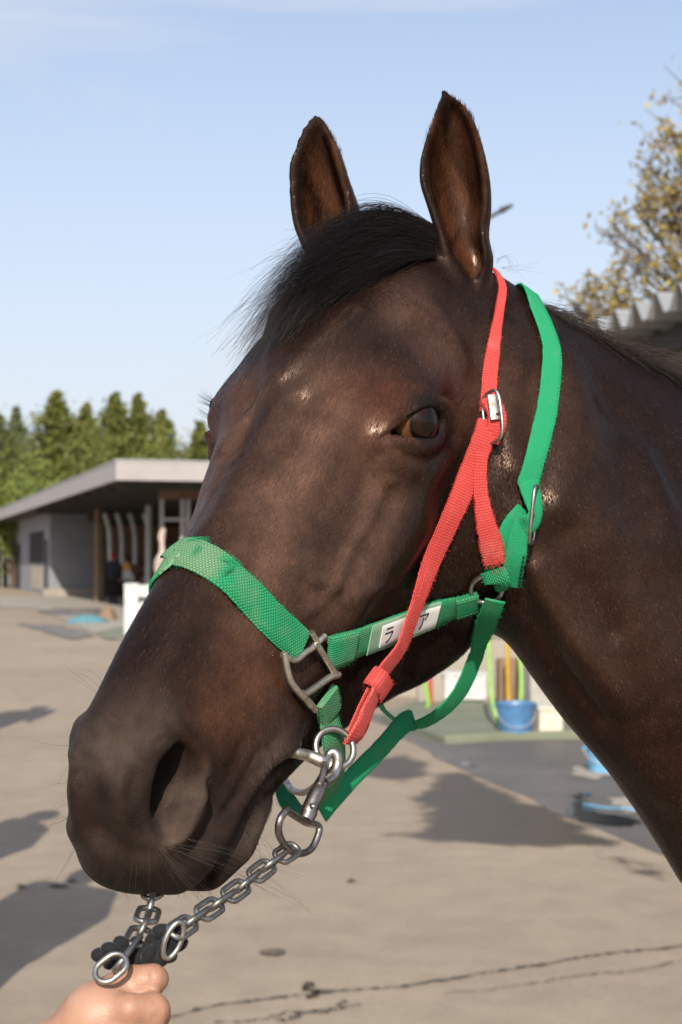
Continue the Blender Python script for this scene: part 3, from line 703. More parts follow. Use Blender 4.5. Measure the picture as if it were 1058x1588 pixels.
for i in range(60):
    t = rng.random(); q = catmull([(628, 655), (645, 637), (668, 628), (690, 635), (699, 650)], 20)[int(t*19)]
    u_ = eye_uv(*q); base = EC + EA @ np.array([u_[0], u_[1], math.sqrt(max(ER**2 - u_ @ u_, .3*ER**2))])*1.03
    out_ = EN*.8 + unit(base - EC)*.3 + np.array([.1, 0, .45]) + rng.normal(size=3)*.15; L = rng.uniform(.008, .015)
    tt = np.linspace(0, 1, 7)[:, None]; l_ = base + unit(out_)*L*tt + np.array([0, 0, .25])*L*tt**2
    for s in (1, -1): la.append(H2W(l_*[1, s, 1]))
for i in range(9):
    q = (rng.uniform(636, 672), rng.uniform(700, 710)); p = hit(*q); L = rng.uniform(.012, .03); tt = np.linspace(0, 1, 7)[:, None]
    la.append(H2W(p + unit(np.array([.5, .5, -1.0]) + rng.normal(size=3)*.2)*L*tt))
strands('eyelashes', np.array(la), .00011, parent=HORSE, kind='stuff')

# eyes: ball with iris, lying pupil, rim of brown sclera, wet surface
m, nt, b = mat('eyeball', (.02, .01, .008), .03, 0, .28)
uvn = N(nt, 'ShaderNodeUVMap'); sp_ = N(nt, 'ShaderNodeSeparateXYZ'); nt.links.new(uvn.outputs[0], sp_.inputs[0])
r0 = ramp(nt, sp_.outputs[0], [(0, (.004, .003, .003)), (.40, (.006, .004, .003)), (.52, (.014, .005, .002)), (.66, (.010, .004, .002)), (.74, (.004, .003, .002)), (.80, (.11, .045, .016)), (.90, (.17, .085, .038)), (1.0, (.05, .018, .012))])
r0.color_ramp.interpolation = 'EASE'; nt.links.new(r0.outputs[0], b.inputs['Base Color'])
for s in (1, -1):
    th = np.linspace(0, math.pi, 33); ph = np.arange(48)*2*math.pi/48
    D = np.stack([np.outer(np.sin(th), np.cos(ph)), np.outer(np.sin(th), np.sin(ph)), np.repeat(np.cos(th)[:, None], 48, 1)], 2).reshape(-1, 3)
    rr = ER*(1 + .05*np.exp(-(np.repeat(th, 48)/.5)**2)); V = EC + (D*rr[:, None]) @ EA.T; V = V*[1, s, 1]
    q = D[:, :2]; look = np.array([-.13, -.03]); d2 = q - look; ang = np.where(D[:, 2] > 0, np.hypot(d2[:, 0]*.80, d2[:, 1]), 1.0)
    Fq = [(i*48 + k, i*48 + (k+1) % 48, (i+1)*48 + (k+1) % 48, (i+1)*48 + k) for i in range(32) for k in range(48)]
    obj('eye', H2W(V), Fq, 'eyeball', HORSE, uv=np.c_[ang, np.zeros(len(ang))])

# ------------------------------------------------------------------ tack
def webbing(name, c1, c2, worn, p, q, slant=0.0, rough=.85):
    "woven band: staggered cells along the band (u, metres) and across it (v, metres)"
    m, nt, b = mat(name, c1, rough, 0, .2); L = nt.links.new
    def M(op_, a, b_=None):
        n = N(nt, 'ShaderNodeMath', operation=op_)
        for k, x in enumerate((a, b_)):
            if x is None: continue
            if isinstance(x, (int, float)): n.inputs[k].default_value = x
            else: L(x, n.inputs[k])
        return n.outputs[0]
    uv = N(nt, 'ShaderNodeUVMap'); s = N(nt, 'ShaderNodeSeparateXYZ'); L(uv.outputs[0], s.inputs[0]); u, v = s.outputs[0], s.outputs[1]
    jit = noise(nt, 300, 2, .5, uv.outputs[0]); u = M('ADD', u, M('MULTIPLY', jit.outputs['Fac'], .0012))
    vr = M('DIVIDE', v, q); row = M('FLOOR', vr); uu = M('ADD', M('ADD', M('DIVIDE', u, p), M('MULTIPLY', row, .5)), M('MULTIPLY', vr, slant))
    h = M('MULTIPLY', M('SINE', M('MULTIPLY', M('FRACT', uu), math.pi)), M('SINE', M('MULTIPLY', M('FRACT', vr), math.pi)))
    h = M('POWER', M('MAXIMUM', h, 0.0), .6)
    cell = ramp(nt, h, [(0, tuple(x*.35 for x in c1)), (.45, c1), (1, c2)])
    oc = objcoord(nt); n1 = noise(nt, 45, 5, .65, oc); wa = N(nt, 'ShaderNodeAttribute', attribute_name='wear')
    w_ = M('MINIMUM', M('MAXIMUM', M('ADD', M('MULTIPLY', M('SUBTRACT', n1.outputs['Fac'], .55), 2.2), M('MULTIPLY', wa.outputs['Fac'], 1.3)), 0.0), .85)
    mx = N(nt, 'ShaderNodeMix', data_type='RGBA'); L(w_, mx.inputs[0]); L(cell.outputs[0], mx.inputs[6])
    mw = N(nt, 'ShaderNodeMix', data_type='RGBA', blend_type='MULTIPLY'); mw.inputs[0].default_value = .7; mw.inputs[6].default_value = (*worn, 1); L(cell.outputs[0], mw.inputs[7])
    ww = ramp(nt, h, [(0, tuple(x*.3 for x in worn)), (.5, worn), (1, tuple(min(1, x*1.25) for x in worn))]); L(ww.outputs[0], mx.inputs[7]); L(mx.outputs[2], b.inputs['Base Color'])
    fz = noise(nt, 1500, 3, .6, oc); bb = bump(nt, None, h, .8, .0006); bump(nt, b, fz.outputs['Fac'], .5, .0004, bb.outputs[0])
    b.inputs['Sheen Weight'].default_value = .35; b.inputs['Sheen Roughness'].default_value = .5; b.inputs['Sheen Tint'].default_value = (*c2, 1)
webbing('green_webbing', (.012, .195, .078), (.026, .30, .125), (.13, .215, .12), .0026, .0017)
webbing('green_tape', (.016, .28, .115), (.03, .37, .165), (.12, .27, .15), .0013, .0010, .5)
webbing('red_webbing', (.50, .045, .04), (.68, .10, .085), (.55, .15, .13), .0022, .0012, .5)
mat('green_thread', (.015, .34, .14), .8, 0, .2); mat('red_thread', (.60, .07, .06), .8, 0, .2)
mat('stitching', (.10, .20, .09), .8, 0, .2); mat('dark_stitching', (.006, .03, .025), .8, 0, .2)
def metal(name, col, rough, wear):
    m, nt, b = mat(name, col, rough, 1.0)
    n = noise(nt, 160, 6, .65, objcoord(nt)); r = ramp(nt, n.outputs['Fac'], [(.35, wear), (.6, col)]); nt.links.new(r.outputs[0], b.inputs['Base Color'])
    rr = ramp(nt, n.outputs['Fac'], [(.3, (rough+.22,)*3), (.7, (rough,)*3)]); nt.links.new(rr.outputs[0], b.inputs['Roughness']); n2 = noise(nt, 500, 4, .6, objcoord(nt)); bump(nt, b, n2.outputs['Fac'], .2, .0006)
metal('steel', (.46, .445, .42), .28, (.26, .23, .19)); metal('brushed_nickel', (.58, .55, .48), .34, (.30, .26, .18)); metal('dark_steel', (.34, .31, .29), .28, (.16, .13, .11)); metal('zinc', (.36, .36, .345), .34, (.20, .19, .15))

def aly(px, py, y):
    "point on a pixel's ray in the lengthwise plane of the head y metres left of its middle"
    o = W2H([0, 0, CAMZ]); d = ray(px, py) @ RH; t = (y - o[1])/d[1]; return H2W(o + d*t)
def smooth_path(P, it=2):
    P = np.array(P, float)
    for _ in range(it): P[1:-1] = .25*P[:-2] + .5*P[1:-1] + .25*P[2:]
    return P
def band(name, P, Nn, width, mat_, parent, thick=.0022, n=None, wear=0.0, fuzz=0, fuzz_mat='green_thread', taper=None, flat=True):
    "a strap: path P, outward normals Nn"
    P = np.asarray(P, float); Nn = unit(np.asarray(Nn, float)); k = n or max(12, len(P)*3)
    PN = catmull(np.c_[P, Nn], k); PN = resample(PN, k); P, Nn = PN[:, :3], unit(PN[:, 3:]); P = smooth_path(P); T = unit(np.gradient(P, axis=0))
    Nn = unit(Nn - T*(Nn*T).sum(1, keepdims=True)); S = np.cross(T, Nn)
    s = np.r_[0, np.cumsum(np.linalg.norm(np.diff(P, axis=0), axis=1))]
    wv = np.broadcast_to(width if taper is None else width*np.asarray(np.interp(np.linspace(0, 1, k), np.linspace(0, 1, len(taper)), taper)), (k,))
    cs = [(-.5, .15), (-.46, .85), (-.25, 1), (0, 1), (.25, 1), (.46, .85), (.5, .15), (.46, -.0), (0, -.0), (-.46, -.0)]
    m_ = len(cs); wob = rng.normal(size=k)*.00018
    V = np.stack([P + S*(c*wv + (wob if abs(c) > .4 else 0))[:, None] + Nn*(h*thick) for c, h in cs], 1).reshape(-1, 3)
    uv = np.stack([np.stack([s, c*wv + .5*width], 1) for c, h in cs], 1).reshape(-1, 2)
    F = [(i*m_ + a, (i+1)*m_ + a, (i+1)*m_ + (a+1) % m_, i*m_ + (a+1) % m_) for i in range(k-1) for a in range(m_)] + [tuple(range(m_)), tuple((k-1)*m_ + a for a in range(m_))[::-1]]
    o = obj(name, V, F, mat_, parent, uv=uv); o.data.set_sharp_from_angle(angle=math.radians(60))
    wa = np.broadcast_to(np.interp(np.linspace(0, 1, k), np.linspace(0, 1, np.size(wear)), np.atleast_1d(wear)), (k,))
    a = o.data.attributes.new('wear', 'FLOAT', 'POINT'); a.data.foreach_set('value', np.repeat(wa, m_).astype(np.float32))
    if fuzz:
        out = []
        for _ in range(int(fuzz*s[-1])):
            i = rng.integers(1, k-1); sg = rng.choice((-1, 1)); b0 = P[i] + (P[i+1] - P[i])*rng.random() + S[i]*sg*wv[i]*.49 + Nn[i]*thick*rng.random()
            d = unit(S[i]*sg*rng.uniform(.3, 1) + T[i]*rng.normal()*.8 + Nn[i]*rng.normal()*.5); L = rng.uniform(.0006, .0024); tt = np.linspace(0, 1, 4)[:, None]
            out.append(b0 + d*L*tt + rng.normal(size=3)*.0005*tt**2)
        strands('loose_threads', np.array(out), .00010, fuzz_mat, parent=o, cols=np.tile([.1, .1, .1], (len(out), 1)), kind='stuff')
    return o, P, Nn, S
def on(ps, lift):
    A = [surf(px, py, lift) for px, py in ps]; return [a[0] for a in A], [a[1] for a in A]
def tubeobj(name, pts, r, mat_, parent, n=10, closed=False, sm=48, curve=True):
    P = catmull(np.vstack([pts, pts[:1]]) if closed else pts, sm); P = P[:-1] if closed else P
    return smooth_by_angle(MB().tube(P, r, n, closed).build(name, mat_, parent), 50)
def ringpts(c, u, v, ru, rv, n=40):
    t = np.arange(n)*2*math.pi/n; return c + np.cos(t)[:, None]*u*ru + np.sin(t)[:, None]*v*rv
def ring(name, c, u, v, ru, rv, r, mat_, parent, n=40):
    return smooth_by_angle(MB().tube(ringpts(np.asarray(c), unit(u), unit(v), ru, rv, n), r, 10, True).build(name, mat_, parent), 60)
def stitch_lines(parent, P, Nn, S, width, offs, mat_='stitching', lift=.0024, a=0, b=None):
    for o_ in offs:
        mb = MB(); q = resample(P[a:b] + S[a:b]*o_*width + Nn[a:b]*lift, max(8, int(np.linalg.norm(np.diff(P[a:b], axis=0), axis=1).sum()/.0032)))
        for i in range(0, len(q) - 1): mb.tube([q[i], q[i]*.35 + q[i+1]*.65], .00035, 4)
        mb.build('stitching', mat_, parent)

GW = .0255
hal_c, hal_n = surf(700, 940, 0)
HALTER = thing('halter', 'green webbing halter on the horse, with nickel square and name tag', 'halter', tuple(hal_c))
# noseband, over the bridge and mirrored down the far side
nbp = [(468, 1003), (430, 969), (398, 935), (364, 901), (330, 874), (298, 859), (272, 856)]
NP, NNn = on(nbp, .0015); NPl = W2H(np.array(NP))
far = [l*[1, -1, 1] for l in NPl[::-1] if l[1] > .004]
last = NPl[-1]
mids = [near(H2W(np.array([NPl[-1][0] + .001, -.012, .06])), .0015)]
allP = list(NP) + [m_[0] for m_ in mids if last[1] > -.006]; allN = list(NNn) + [m_[1] for m_ in mids if last[1] > -.006]
for l in far:
    if l[1] < min(-.014, -last[1] - .004): p_, n_ = near(H2W(l), .0015); allP.append(p_); allN.append(n_)
nose_o, Pn_, Nn_, Sn_ = band('noseband', allP, allN, .0265, 'green_webbing', HALTER, .0026, n=90, wear=[.1, .15, .3, .8, .9, .4, .1, .1], fuzz=2600)
stitch_lines(nose_o, Pn_, Nn_, Sn_, .0265, (-.3, .3), a=2, b=7)
tuft = []                                                     # worn-through fibres on the top of the noseband
for (px, py), (dx, dy) in [((288, 836), (34, 2)), ((312, 848), (-14, 16)), ((345, 868), (20, 4)), ((270, 842), (20, -8)), ((362, 880), (-22, 8))]:
    for _ in range(14):
        p_, n_ = surf(px + rng.normal()*4, py + rng.normal()*2.5, .0042); e_, _n = surf(px + dx + rng.normal()*5, py + dy + rng.normal()*4, .005)
        if p_ is None or e_ is None: continue
        tuft.append(catmull([p_, (p_ + e_)/2 + n_*.0015, e_], 6))
strands('worn_fibres', np.array(tuft), .00016, 'green_thread', parent=nose_o, cols=np.tile([.1]*3, (len(tuft), 1)))
# cheek strap with doubled ends
CP, CN = on([(508, 1013), (545, 1000), (585, 986), (625, 970), (665, 955), (705, 942), (740, 931)], .0018)
cheek, Pc, Nc, Sc = band('cheek_strap', CP, CN, .0255, 'green_webbing', HALTER, .0026, n=60, wear=[.25, .15, .1, .05], fuzz=2200)
b1, P1_, N1_, S1_ = band('folded_end', [CP[0] + CN[0]*.0022, CP[1] + CN[1]*.0024], CN[:2], .0255, 'green_webbing', HALTER, .0026, n=16, wear=.2, fuzz=2200); stitch_lines(b1, P1_, N1_, S1_, .0255, (-.35, .35))
b2, P2_, N2_, S2_ = band('folded_end', [CP[5] + CN[5]*.0024, CP[6] + CN[6]*.0026], CN[5:], .0255, 'green_webbing', HALTER, .0026, n=16, wear=.05, fuzz=2200); stitch_lines(b2, P2_, N2_, S2_, .0255, (-.35, .35))
# name tag: white card under a clear green-edged sleeve, lettered
mat('tag_card', (.72, .70, .66), .35, 0, .5); mat('tag_edge', (.22, .36, .24), .4, 0, .5); mat('ink', (.008, .008, .009), .6)
def pxof(P):
    d = np.asarray(P) - [0, 0, CAMZ]; return CX + FPX*d[:, 0]/(d[:, 1]*math.cos(PITCH) + d[:, 2]*math.sin(PITCH))
i0, i1 = [int(np.argmin(np.abs(pxof(Pc + Nc*.004) - v))) for v in (582, 682)]
ix = np.linspace(i0, i1, 8).astype(int); iy = np.linspace(i0 + 1, i1 - 1, 8).astype(int)
sl, Psl, Nsl, Ssl = band('tag_sleeve', Pc[ix] + Nc[ix]*.0026, Nc[ix], .0250, 'tag_edge', HALTER, .0010, n=24)
tg, Ptg, Ntg, Stg = band('name_tag', Pc[iy] + Nc[iy]*.0037, Nc[iy], .0185, 'tag_card', HALTER, .0006, n=24)
def letter(ch, px, py, h, parent):
    cu = bpy.data.curves.new('letter', 'FONT'); cu.body = ch; cu.size = 1; cu.align_x = 'CENTER'; cu.align_y = 'CENTER'; cu.extrude = .01
    t = bpy.data.objects.new('letter', cu); COL.objects.link(t); dg = bpy.context.evaluated_depsgraph_get(); me = bpy.data.meshes.new_from_object(t.evaluated_get(dg)); bpy.data.objects.remove(t)
    V = np.array([v.co[:] for v in me.vertices]); Fl = [tuple(p.vertices) for p in me.polygons]; bpy.data.meshes.remove(me)
    V[:, :2] -= (V[:, :2].max(0) + V[:, :2].min(0))/2; V *= h/np.ptp(V[:, 1])
    j = int(np.argmin([np.linalg.norm(p - surf(px, py, .006)[0]) for p in Ptg])); T_ = unit(Ptg[min(j+1, len(Ptg)-1)] - Ptg[j-1]); c_ = Ptg[j] + Ntg[j]*.0008; U_ = np.cross(Ntg[j], T_)
    c_ = c_ + T_*np.dot(surf(px, py, .006)[0] - c_, T_)
    obj('letter', c_ + V[:, :1]*T_ + V[:, 1:2]*U_ + V[:, 2:]*Ntg[j]*.6, Fl, 'ink', parent, smooth=False)
letter('ラ', 603, 982, .0125, tg); letter('ア', 657, 962, .0125, tg)
# nickel square
def sp3(px, py, lift=.0055): return surf(px, py, lift)[0]
mb = MB()
for pts, r_ in (([(439, 1014), (457, 1024), (474, 1012), (491, 998), (483, 980)], .0024), ([(491, 998), (504, 986)], .0024), ([(489, 996), (503, 1018), (519, 1044)], .0026), ([(525, 1046), (512, 1050), (492, 1064), (472, 1078)], .0027), ([(441, 1012), (444, 1032), (450, 1055), (462, 1072), (478, 1088), (489, 1101)], .0027), ([(468, 1074), (478, 1090), (489, 1100)], .0026)):
    mb.tube(catmull([sp3(*p) for p in pts], 16), r_, 10)
smooth_by_angle(mb.build('square', 'brushed_nickel', HALTER), 60)
# chin strap: down from the square, under the chin, up the far side
c0, n0 = on([(503, 1078), (508, 1108)], .003)
ch = c0 + [aly(514, 1140, .060), aly(519, 1172, .055), aly(517, 1212, .044), aly(505, 1240, .024), aly(478, 1258, 0), aly(452, 1246, -.026), aly(440, 1215, -.045)]
chn = n0 + [H2W(v)-TH for v in ([.2, .95, -.1], [.2, .9, -.3], [.25, .75, -.6], [.3, .5, -.8], [.4, 0, -.9], [.4, -.6, -.7], [.3, -.9, -.3])]
chin, Pch, Nch, Sch = band('chin_strap', ch, chn, .0245, 'green_webbing', HALTER, .0024, n=70, wear=[.5, .25, .05, 0], fuzz=1800)
b3, P3_, N3_, S3_ = band('folded_end', [c0[0] + n0[0]*.0026, c0[1] + n0[1]*.003], n0, .0245, 'green_webbing', HALTER, .0028, n=14, wear=.6, fuzz=2200); stitch_lines(b3, P3_, N3_, S3_, .0245, (-.35, .35))
# throat strap: ring - under the jaw - far side, and the link forward to the chin strap
r_c, r_n = surf(755, 914, .006)
th = [surf(767, 932, .007)[0], surf(752, 972, .007)[0], aly(739, 1012, .072), aly(721, 1060, .060), aly(697, 1092, .045), aly(668, 1114, .026), aly(638, 1124, .004), aly(606, 1108, -.030), aly(590, 1085, -.06)]
thn = [r_n, r_n] + [H2W(v)-TH for v in ([-.1, .95, -.3], [-.2, .85, -.5], [-.2, .6, -.8], [-.1, .3, -.95], [0, 0, -1], [.1, -.5, -.85], [.1, -.9, -.4])]
def facing(P, Nn, k): return [unit(unit(n)*(1 - k) + unit(np.array([0, 0, CAMZ]) - p)*k) for p, n in zip(P, Nn)]
thn = facing(th, thn, .58)
band('throat_strap', th, thn, .0165, 'green_webbing', HALTER, .0022, n=80, wear=[.1, 0, .1, .1, .0], fuzz=1800)
band('throat_loop', [surf(768, 930, .0100)[0], surf(758, 955, .0100)[0], surf(750, 980, .0090)[0]], [r_n]*3, .0170, 'green_webbing', HALTER, .0024, n=12, fuzz=2200)
lk = [aly(640, 1117, .008), aly(628, 1120, .012), aly(612, 1136, .012), aly(585, 1166, .012), aly(552, 1200, .010), aly(522, 1232, .008), aly(498, 1262, .004)]
lkn = [H2W(v)-TH for v in ([-.1, .85, .4], [-.05, .9, .15], [.0, .95, -.1], [.0, .95, -.25], [0, .95, -.25], [.05, .92, -.3], [.1, .85, -.5])]
lkn = facing(lk, lkn, .5)
band('jaw_link', lk, lkn, .0185, 'green_tape', HALTER, .0022, n=60, wear=[0, .05, .1, 0], fuzz=1200)
# ring and crown strap with slide buckle
ru = surf(764, 893, .005)[0] - surf(746, 935, .005)[0]; rn_ = unit(r_n + .35*unit(np.array([0, 0, CAMZ]) - r_c)); rv_ = np.cross(rn_, unit(ru))
ring('ring', r_c, ru, rv_, .0155, .0125, .0019, 'steel', HALTER)
ctop = [(836, 484), (851, 520), (857, 560), (852, 612), (842, 665), (829, 715), (818, 752)]
XP, XN = on(ctop, .002)
crest_c, cn_ = near(XP[0] + [.0, .03, .035], .002); far1, fn1 = near(XP[0] + [.01, .12, -.01], .002); far2, fn2 = near(XP[0] + [.0, .17, -.12], .002)
crown, Pk, Nk, Sk = band('crown_strap', [far2, far1, crest_c] + XP, [fn2, fn1, cn_] + XN, .0172, 'green_tape', HALTER, .0018, n=90, wear=0.02, fuzz=1500)
stitch_lines(crown, Pk, Nk, Sk, .0172, (-.42,), 'green_thread', .0019, a=36)
LP_, LN_ = on([(817, 744), (825, 772), (829, 796), (820, 809), (808, 816)], .003); LP_ = [p + n*e for p, n, e in zip(LP_, LN_, (0, .003, .006, .008, .005))]; LN_ = [unit(n + np.array([.9, 0, 0])*k) for n, k in zip(LN_, (0, .5, 1, .6, 0))]
band('buckle_fold', LP_, LN_, .0165, 'green_tape', HALTER, .0018, n=30, fuzz=1200)
l1p, l1n = on([(815, 792), (797, 812), (782, 845), (772, 878), (764, 895)], .003)
band('hanger', l1p, l1n, .0165, 'green_tape', HALTER, .0018, n=30, fuzz=1200)
l2p, l2n = on([(818, 800), (806, 828), (799, 868), (792, 908)], .008)
tl, Ptl, Ntl, Stl = band('strap_tail', l2p, l2n, .0165, 'green_tape', HALTER, .0018, n=30, fuzz=1200)
stitch_lines(tl, Ptl, Ntl, Stl, .0165, (-.45, -.40, -.35), 'dark_stitching', .002, a=18)
rlp, rln = on([(764, 884), (772, 900), (765, 903)], .008); band('ring_loop', [rlp[0], rlp[1] + rln[1]*.003, rlp[2] - rln[2]*.004], rln, .0215, 'green_webbing', HALTER, .002, n=16, fuzz=1500)
bt, bn = surf(831, 754, .007); bb_, _n = surf(822, 843, .009); bc = (bt + bb_)/2 + bn*.004; bu = unit(bb_ - bt); bl = np.linalg.norm(bb_ - bt)/2
bv = unit(np.cross(bu, bn)*.30 + bn*.95)
q = ringpts(bc, bu, bv, 1, 1, 48); tt = np.arange(48)*2*math.pi/48
q = bc + np.sign(np.cos(tt))[:, None]*np.abs(np.cos(tt))[:, None]**.55*bu*bl + np.sign(np.sin(tt))[:, None]*np.abs(np.sin(tt))[:, None]**.55*bv*.013
mb = MB().tube(q, .0014, 8, True); mb.tube([bc - bv*.013, bc + bv*.013], .0013, 8); smooth_by_angle(mb.build('slide_buckle', 'steel', HALTER), 60)

# red cheek strap of the bit
RW = .0185
redc = surf(660, 890, .004)[0]
RED = thing('bridle_strap', 'red woven strap buckled behind the eye and tied to the bit', 'strap', tuple(redc))
rt = [(779, 446), (771, 500), (763, 555), (758, 605), (757, 640)]
RP, RN = on(rt, .002)
behind, bhn = near(RP[0] + [-.005, .035, .03], .002); behind2, bhn2 = near(behind + [-.02, .05, -.01], .002)
band('crown_piece', [behind2, behind] + RP, [bhn2, bhn] + RN, .0165, 'red_webbing', RED, .0022, n=60, taper=(.4, .35, .22, .28, .42, .58, .75, .85), fuzz=2200, fuzz_mat='red_thread')
mainpx = [(757, 655), (747, 685), (731, 728), (703, 795), (668, 872), (634, 948), (608, 1005)]
MP, MN = on(mainpx, .0055); MP = [p + n*l for p, n, l in zip(MP, MN, (.002, .002, .0, .0, .0, .004, .006))]
tailn = [unit(MN[-1]), unit(MN[-1]), unit(MN[-1]), unit(MN[-1])]
y_end = W2H(MP[-1])[1]
MP2 = MP + [aly(588, 1044, y_end + .001), aly(570, 1082, y_end - .002), aly(553, 1118, y_end - .006), aly(543, 1142, y_end - .008)]
mainb, Pm, Nm, Sm = band('cheek_piece', MP2, MN + tailn, RW, 'red_webbing', RED, .0024, n=110, wear=[.05, .0, .0, .1, .2], fuzz=2600, fuzz_mat='red_thread')
stitch_lines(mainb, Pm, Nm, Sm, RW, (-.22, .22), 'red_thread', .0023, a=20, b=84)
# folded over end and keeper
e0 = aly(580, 1062, y_end + .001); e1 = aly(564, 1096, y_end + .0015); e2 = aly(548, 1132, y_end - .001); e3 = aly(540, 1150, y_end - .004)
band('turned_end', [e0 + tailn[0]*.003, e1 + tailn[0]*.0035, e2 + tailn[0]*.0035, e3 + tailn[0]*.001], tailn, RW*1.05, 'red_webbing', RED, .0026, n=26, wear=.3, fuzz=4200, fuzz_mat='red_thread', taper=(1, 1, 1.12, 1.0))
kc = aly(583, 1060, y_end + .0015); kt = unit(e2 - e0); kn = tailn[0]; ks = np.cross(kt, kn)
t_ = np.arange(24)*2*math.pi/24; kp = [kc + ks*np.sign(math.cos(a))*abs(math.cos(a))**.6*.0125 + kn*(np.sign(math.sin(a))*abs(math.sin(a))**.6*.0060 + .002) for a in t_]
kp.append(kp[0]); kn_ = [p - (kc + kn*.002) for p in kp]
band('keeper', kp, kn_, .0165, 'red_webbing', RED, .0016, n=48, wear=.15, fuzz=1600, fuzz_mat='red_thread')
tp, tn = on([(756, 660), (747, 700), (744, 745), (750, 795), (760, 838), (768, 874)], .007)
tailb, Pt_, Nt_, St_ = band('strap_tail', tp, tn, .0150, 'red_webbing', RED, .0022, n=50, wear=[0, .0, .1, .3], fuzz=4200, fuzz_mat='red_thread', taper=(.8, .7, .8, 1.1, 1.25, 1.1))
fp, fnn = on([(757, 618), (768, 640), (769, 662), (760, 684)], .006); band('buckle_fold', [fp[0], fp[1] + fnn[1]*.004, fp[2] + fnn[2]*.004, fp[3]], fnn, .0150, 'red_webbing', RED, .0022, n=24, fuzz=3000, fuzz_mat='red_thread')
fr = []
for _ in range(120):
    p_, n_ = surf(768 + rng.normal()*7, 868 + rng.normal()*8, .010); d_ = unit(rng.normal(size=3) + [0, 0, -.8]); tt = np.linspace(0, 1, 5)[:, None]
    fr.append(p_ + d_*rng.uniform(.001, .004)*tt)
strands('frayed_end', np.array(fr), .00016, 'red_thread', parent=tailb, cols=np.tile([.1]*3, (120, 1)), kind='stuff')
bt, bn = surf(757, 614, .006); bb_, _n = surf(766, 690, .007); bc = (bt + bb_)/2 + bn*.006; bu = unit(bb_ - bt); bl = np.linalg.norm(bb_ - bt)/2; bv = unit(np.cross(bu, bn)*-.55 + bn*.8)
tt = np.arange(48)*2*math.pi/48
q = bc + np.sign(np.cos(tt))[:, None]*np.abs(np.cos(tt))[:, None]**.6*bu*bl + np.sign(np.sin(tt))[:, None]*np.abs(np.sin(tt))[:, None]**.6*bv*.0095
mb = MB().tube(q, .0015, 8, True); mb.tube([bc - bv*.0095, bc + bv*.0095], .0014, 8)
smooth_by_angle(mb.build('buckle', 'steel', RED), 60)
pl = bc - bu*bl*.35; band('buckle_plate', [pl - bu*.009 + bv*.002 + bn*.002, pl + bu*.011 + bv*.002 + bn*.002], [bn]*2, .008, 'steel', RED, .001, n=6)

# bit: loose cheek ring, mouthpiece with bulb end, curved lower bar
ym = W2H(e3)[1]
bcn = aly(519, 1160, ym - .004)
BIT = thing('bit', 'steel ring bit in the horse mouth, under the red strap', 'bit', tuple(bcn))
vr_ = unit(np.array([0, 0, CAMZ]) - bcn); sx = np.array([1.0, 0, 0]); bn2 = unit(vr_*.85 + sx*.35 + np.array([0, 0, .2])); u2 = unit(np.cross(bn2, [.5, 0, 1.0])); v2 = np.cross(bn2, u2)
ring('cheek_ring', bcn, u2, v2, .0150, .0142, .0024, 'steel', BIT)
mc = surf(452, 1166, -.006)[0]; be = aly(509, 1186, ym + .001)
mp_ = catmull([aly(430, 1164, .02), mc, aly(478, 1172, ym - .010), aly(498, 1180, ym - .002), be], 30)
smooth_by_angle(MB().tube(mp_, np.interp(np.linspace(0, 1, 30), [0, .45, .75, .88, .96, 1], [.0042, .0042, .0050, .0036, .0058, .0030]), 12).build('mouthpiece', 'brushed_nickel', BIT), 60)
lb = catmull([be, aly(500, 1203, ym - .004), aly(488, 1220, ym - .014), aly(470, 1229, .02), aly(452, 1224, -.005), aly(440, 1205, -.03)], 30)
smooth_by_angle(MB().tube(lb, .0026, 10).build('lower_bar', 'dark_steel', BIT), 60)

# snap hook on the ring, with swivel eye
h_y = ym + .006
sh0 = aly(474, 1268, h_y); sh1 = aly(517, 1170, h_y)
HOOK = thing('snap_hook', 'dark steel trigger snap hook clipped to the bit ring', 'snap hook', tuple(sh0))
body_p = catmull([aly(477, 1263, h_y), aly(487, 1240, h_y), aly(500, 1215, h_y)], 16)
smooth_by_angle(MB().tube(body_p, [.0052, .0058, .0060, .0060, .0058, .0058, .0058, .0058, .0058, .0058, .0058, .0056, .0052, .0048, .0044, .0040], 14).build('shank', 'dark_steel', HOOK), 60)
hk = catmull([aly(502, 1214, h_y), aly(515, 1205, h_y), aly(523, 1188, h_y), aly(523, 1172, h_y - .001), aly(516, 1166, h_y - .004), aly(509, 1172, h_y - .006), aly(505, 1186, h_y - .004)], 30)
smooth_by_angle(MB().tube(hk, np.linspace(.0046, .0028, 30), 12).build('hook', 'steel', HOOK), 60)
smooth_by_angle(MB().tube(catmull([aly(497, 1216, h_y + .002), aly(501, 1200, h_y), aly(504, 1184, h_y - .003)], 10), .0026, 10).build('gate', 'dark_steel', HOOK), 60)
smooth_by_angle(MB().lathe([(0, .0022), (.0022, .0018), (.0030, 0)], aly(486, 1250, h_y + .006), 12).build('thumb_stud', 'steel', HOOK), 60)
smooth_by_angle(MB().tube([aly(480, 1258, h_y), aly(474, 1272, h_y)], [.0062, .0058], 14).build('swivel_collar', 'dark_steel', HOOK), 40)
dr = catmull([aly(p[0], p[1], h_y + p[2]) for p in [(444, 1256, .004), (462, 1268, .001), (476, 1276, 0), (494, 1281, .001), (493, 1296, .002), (482, 1317, .002), (463, 1324, .002), (446, 1316, .002), (433, 1294, .003), (434, 1272, .004), (444, 1256, .004)]], 60)[:-1]
smooth_by_angle(MB().tube(dr, .0026, 10, True).build('swivel_eye', 'dark_steel', HOOK), 60)

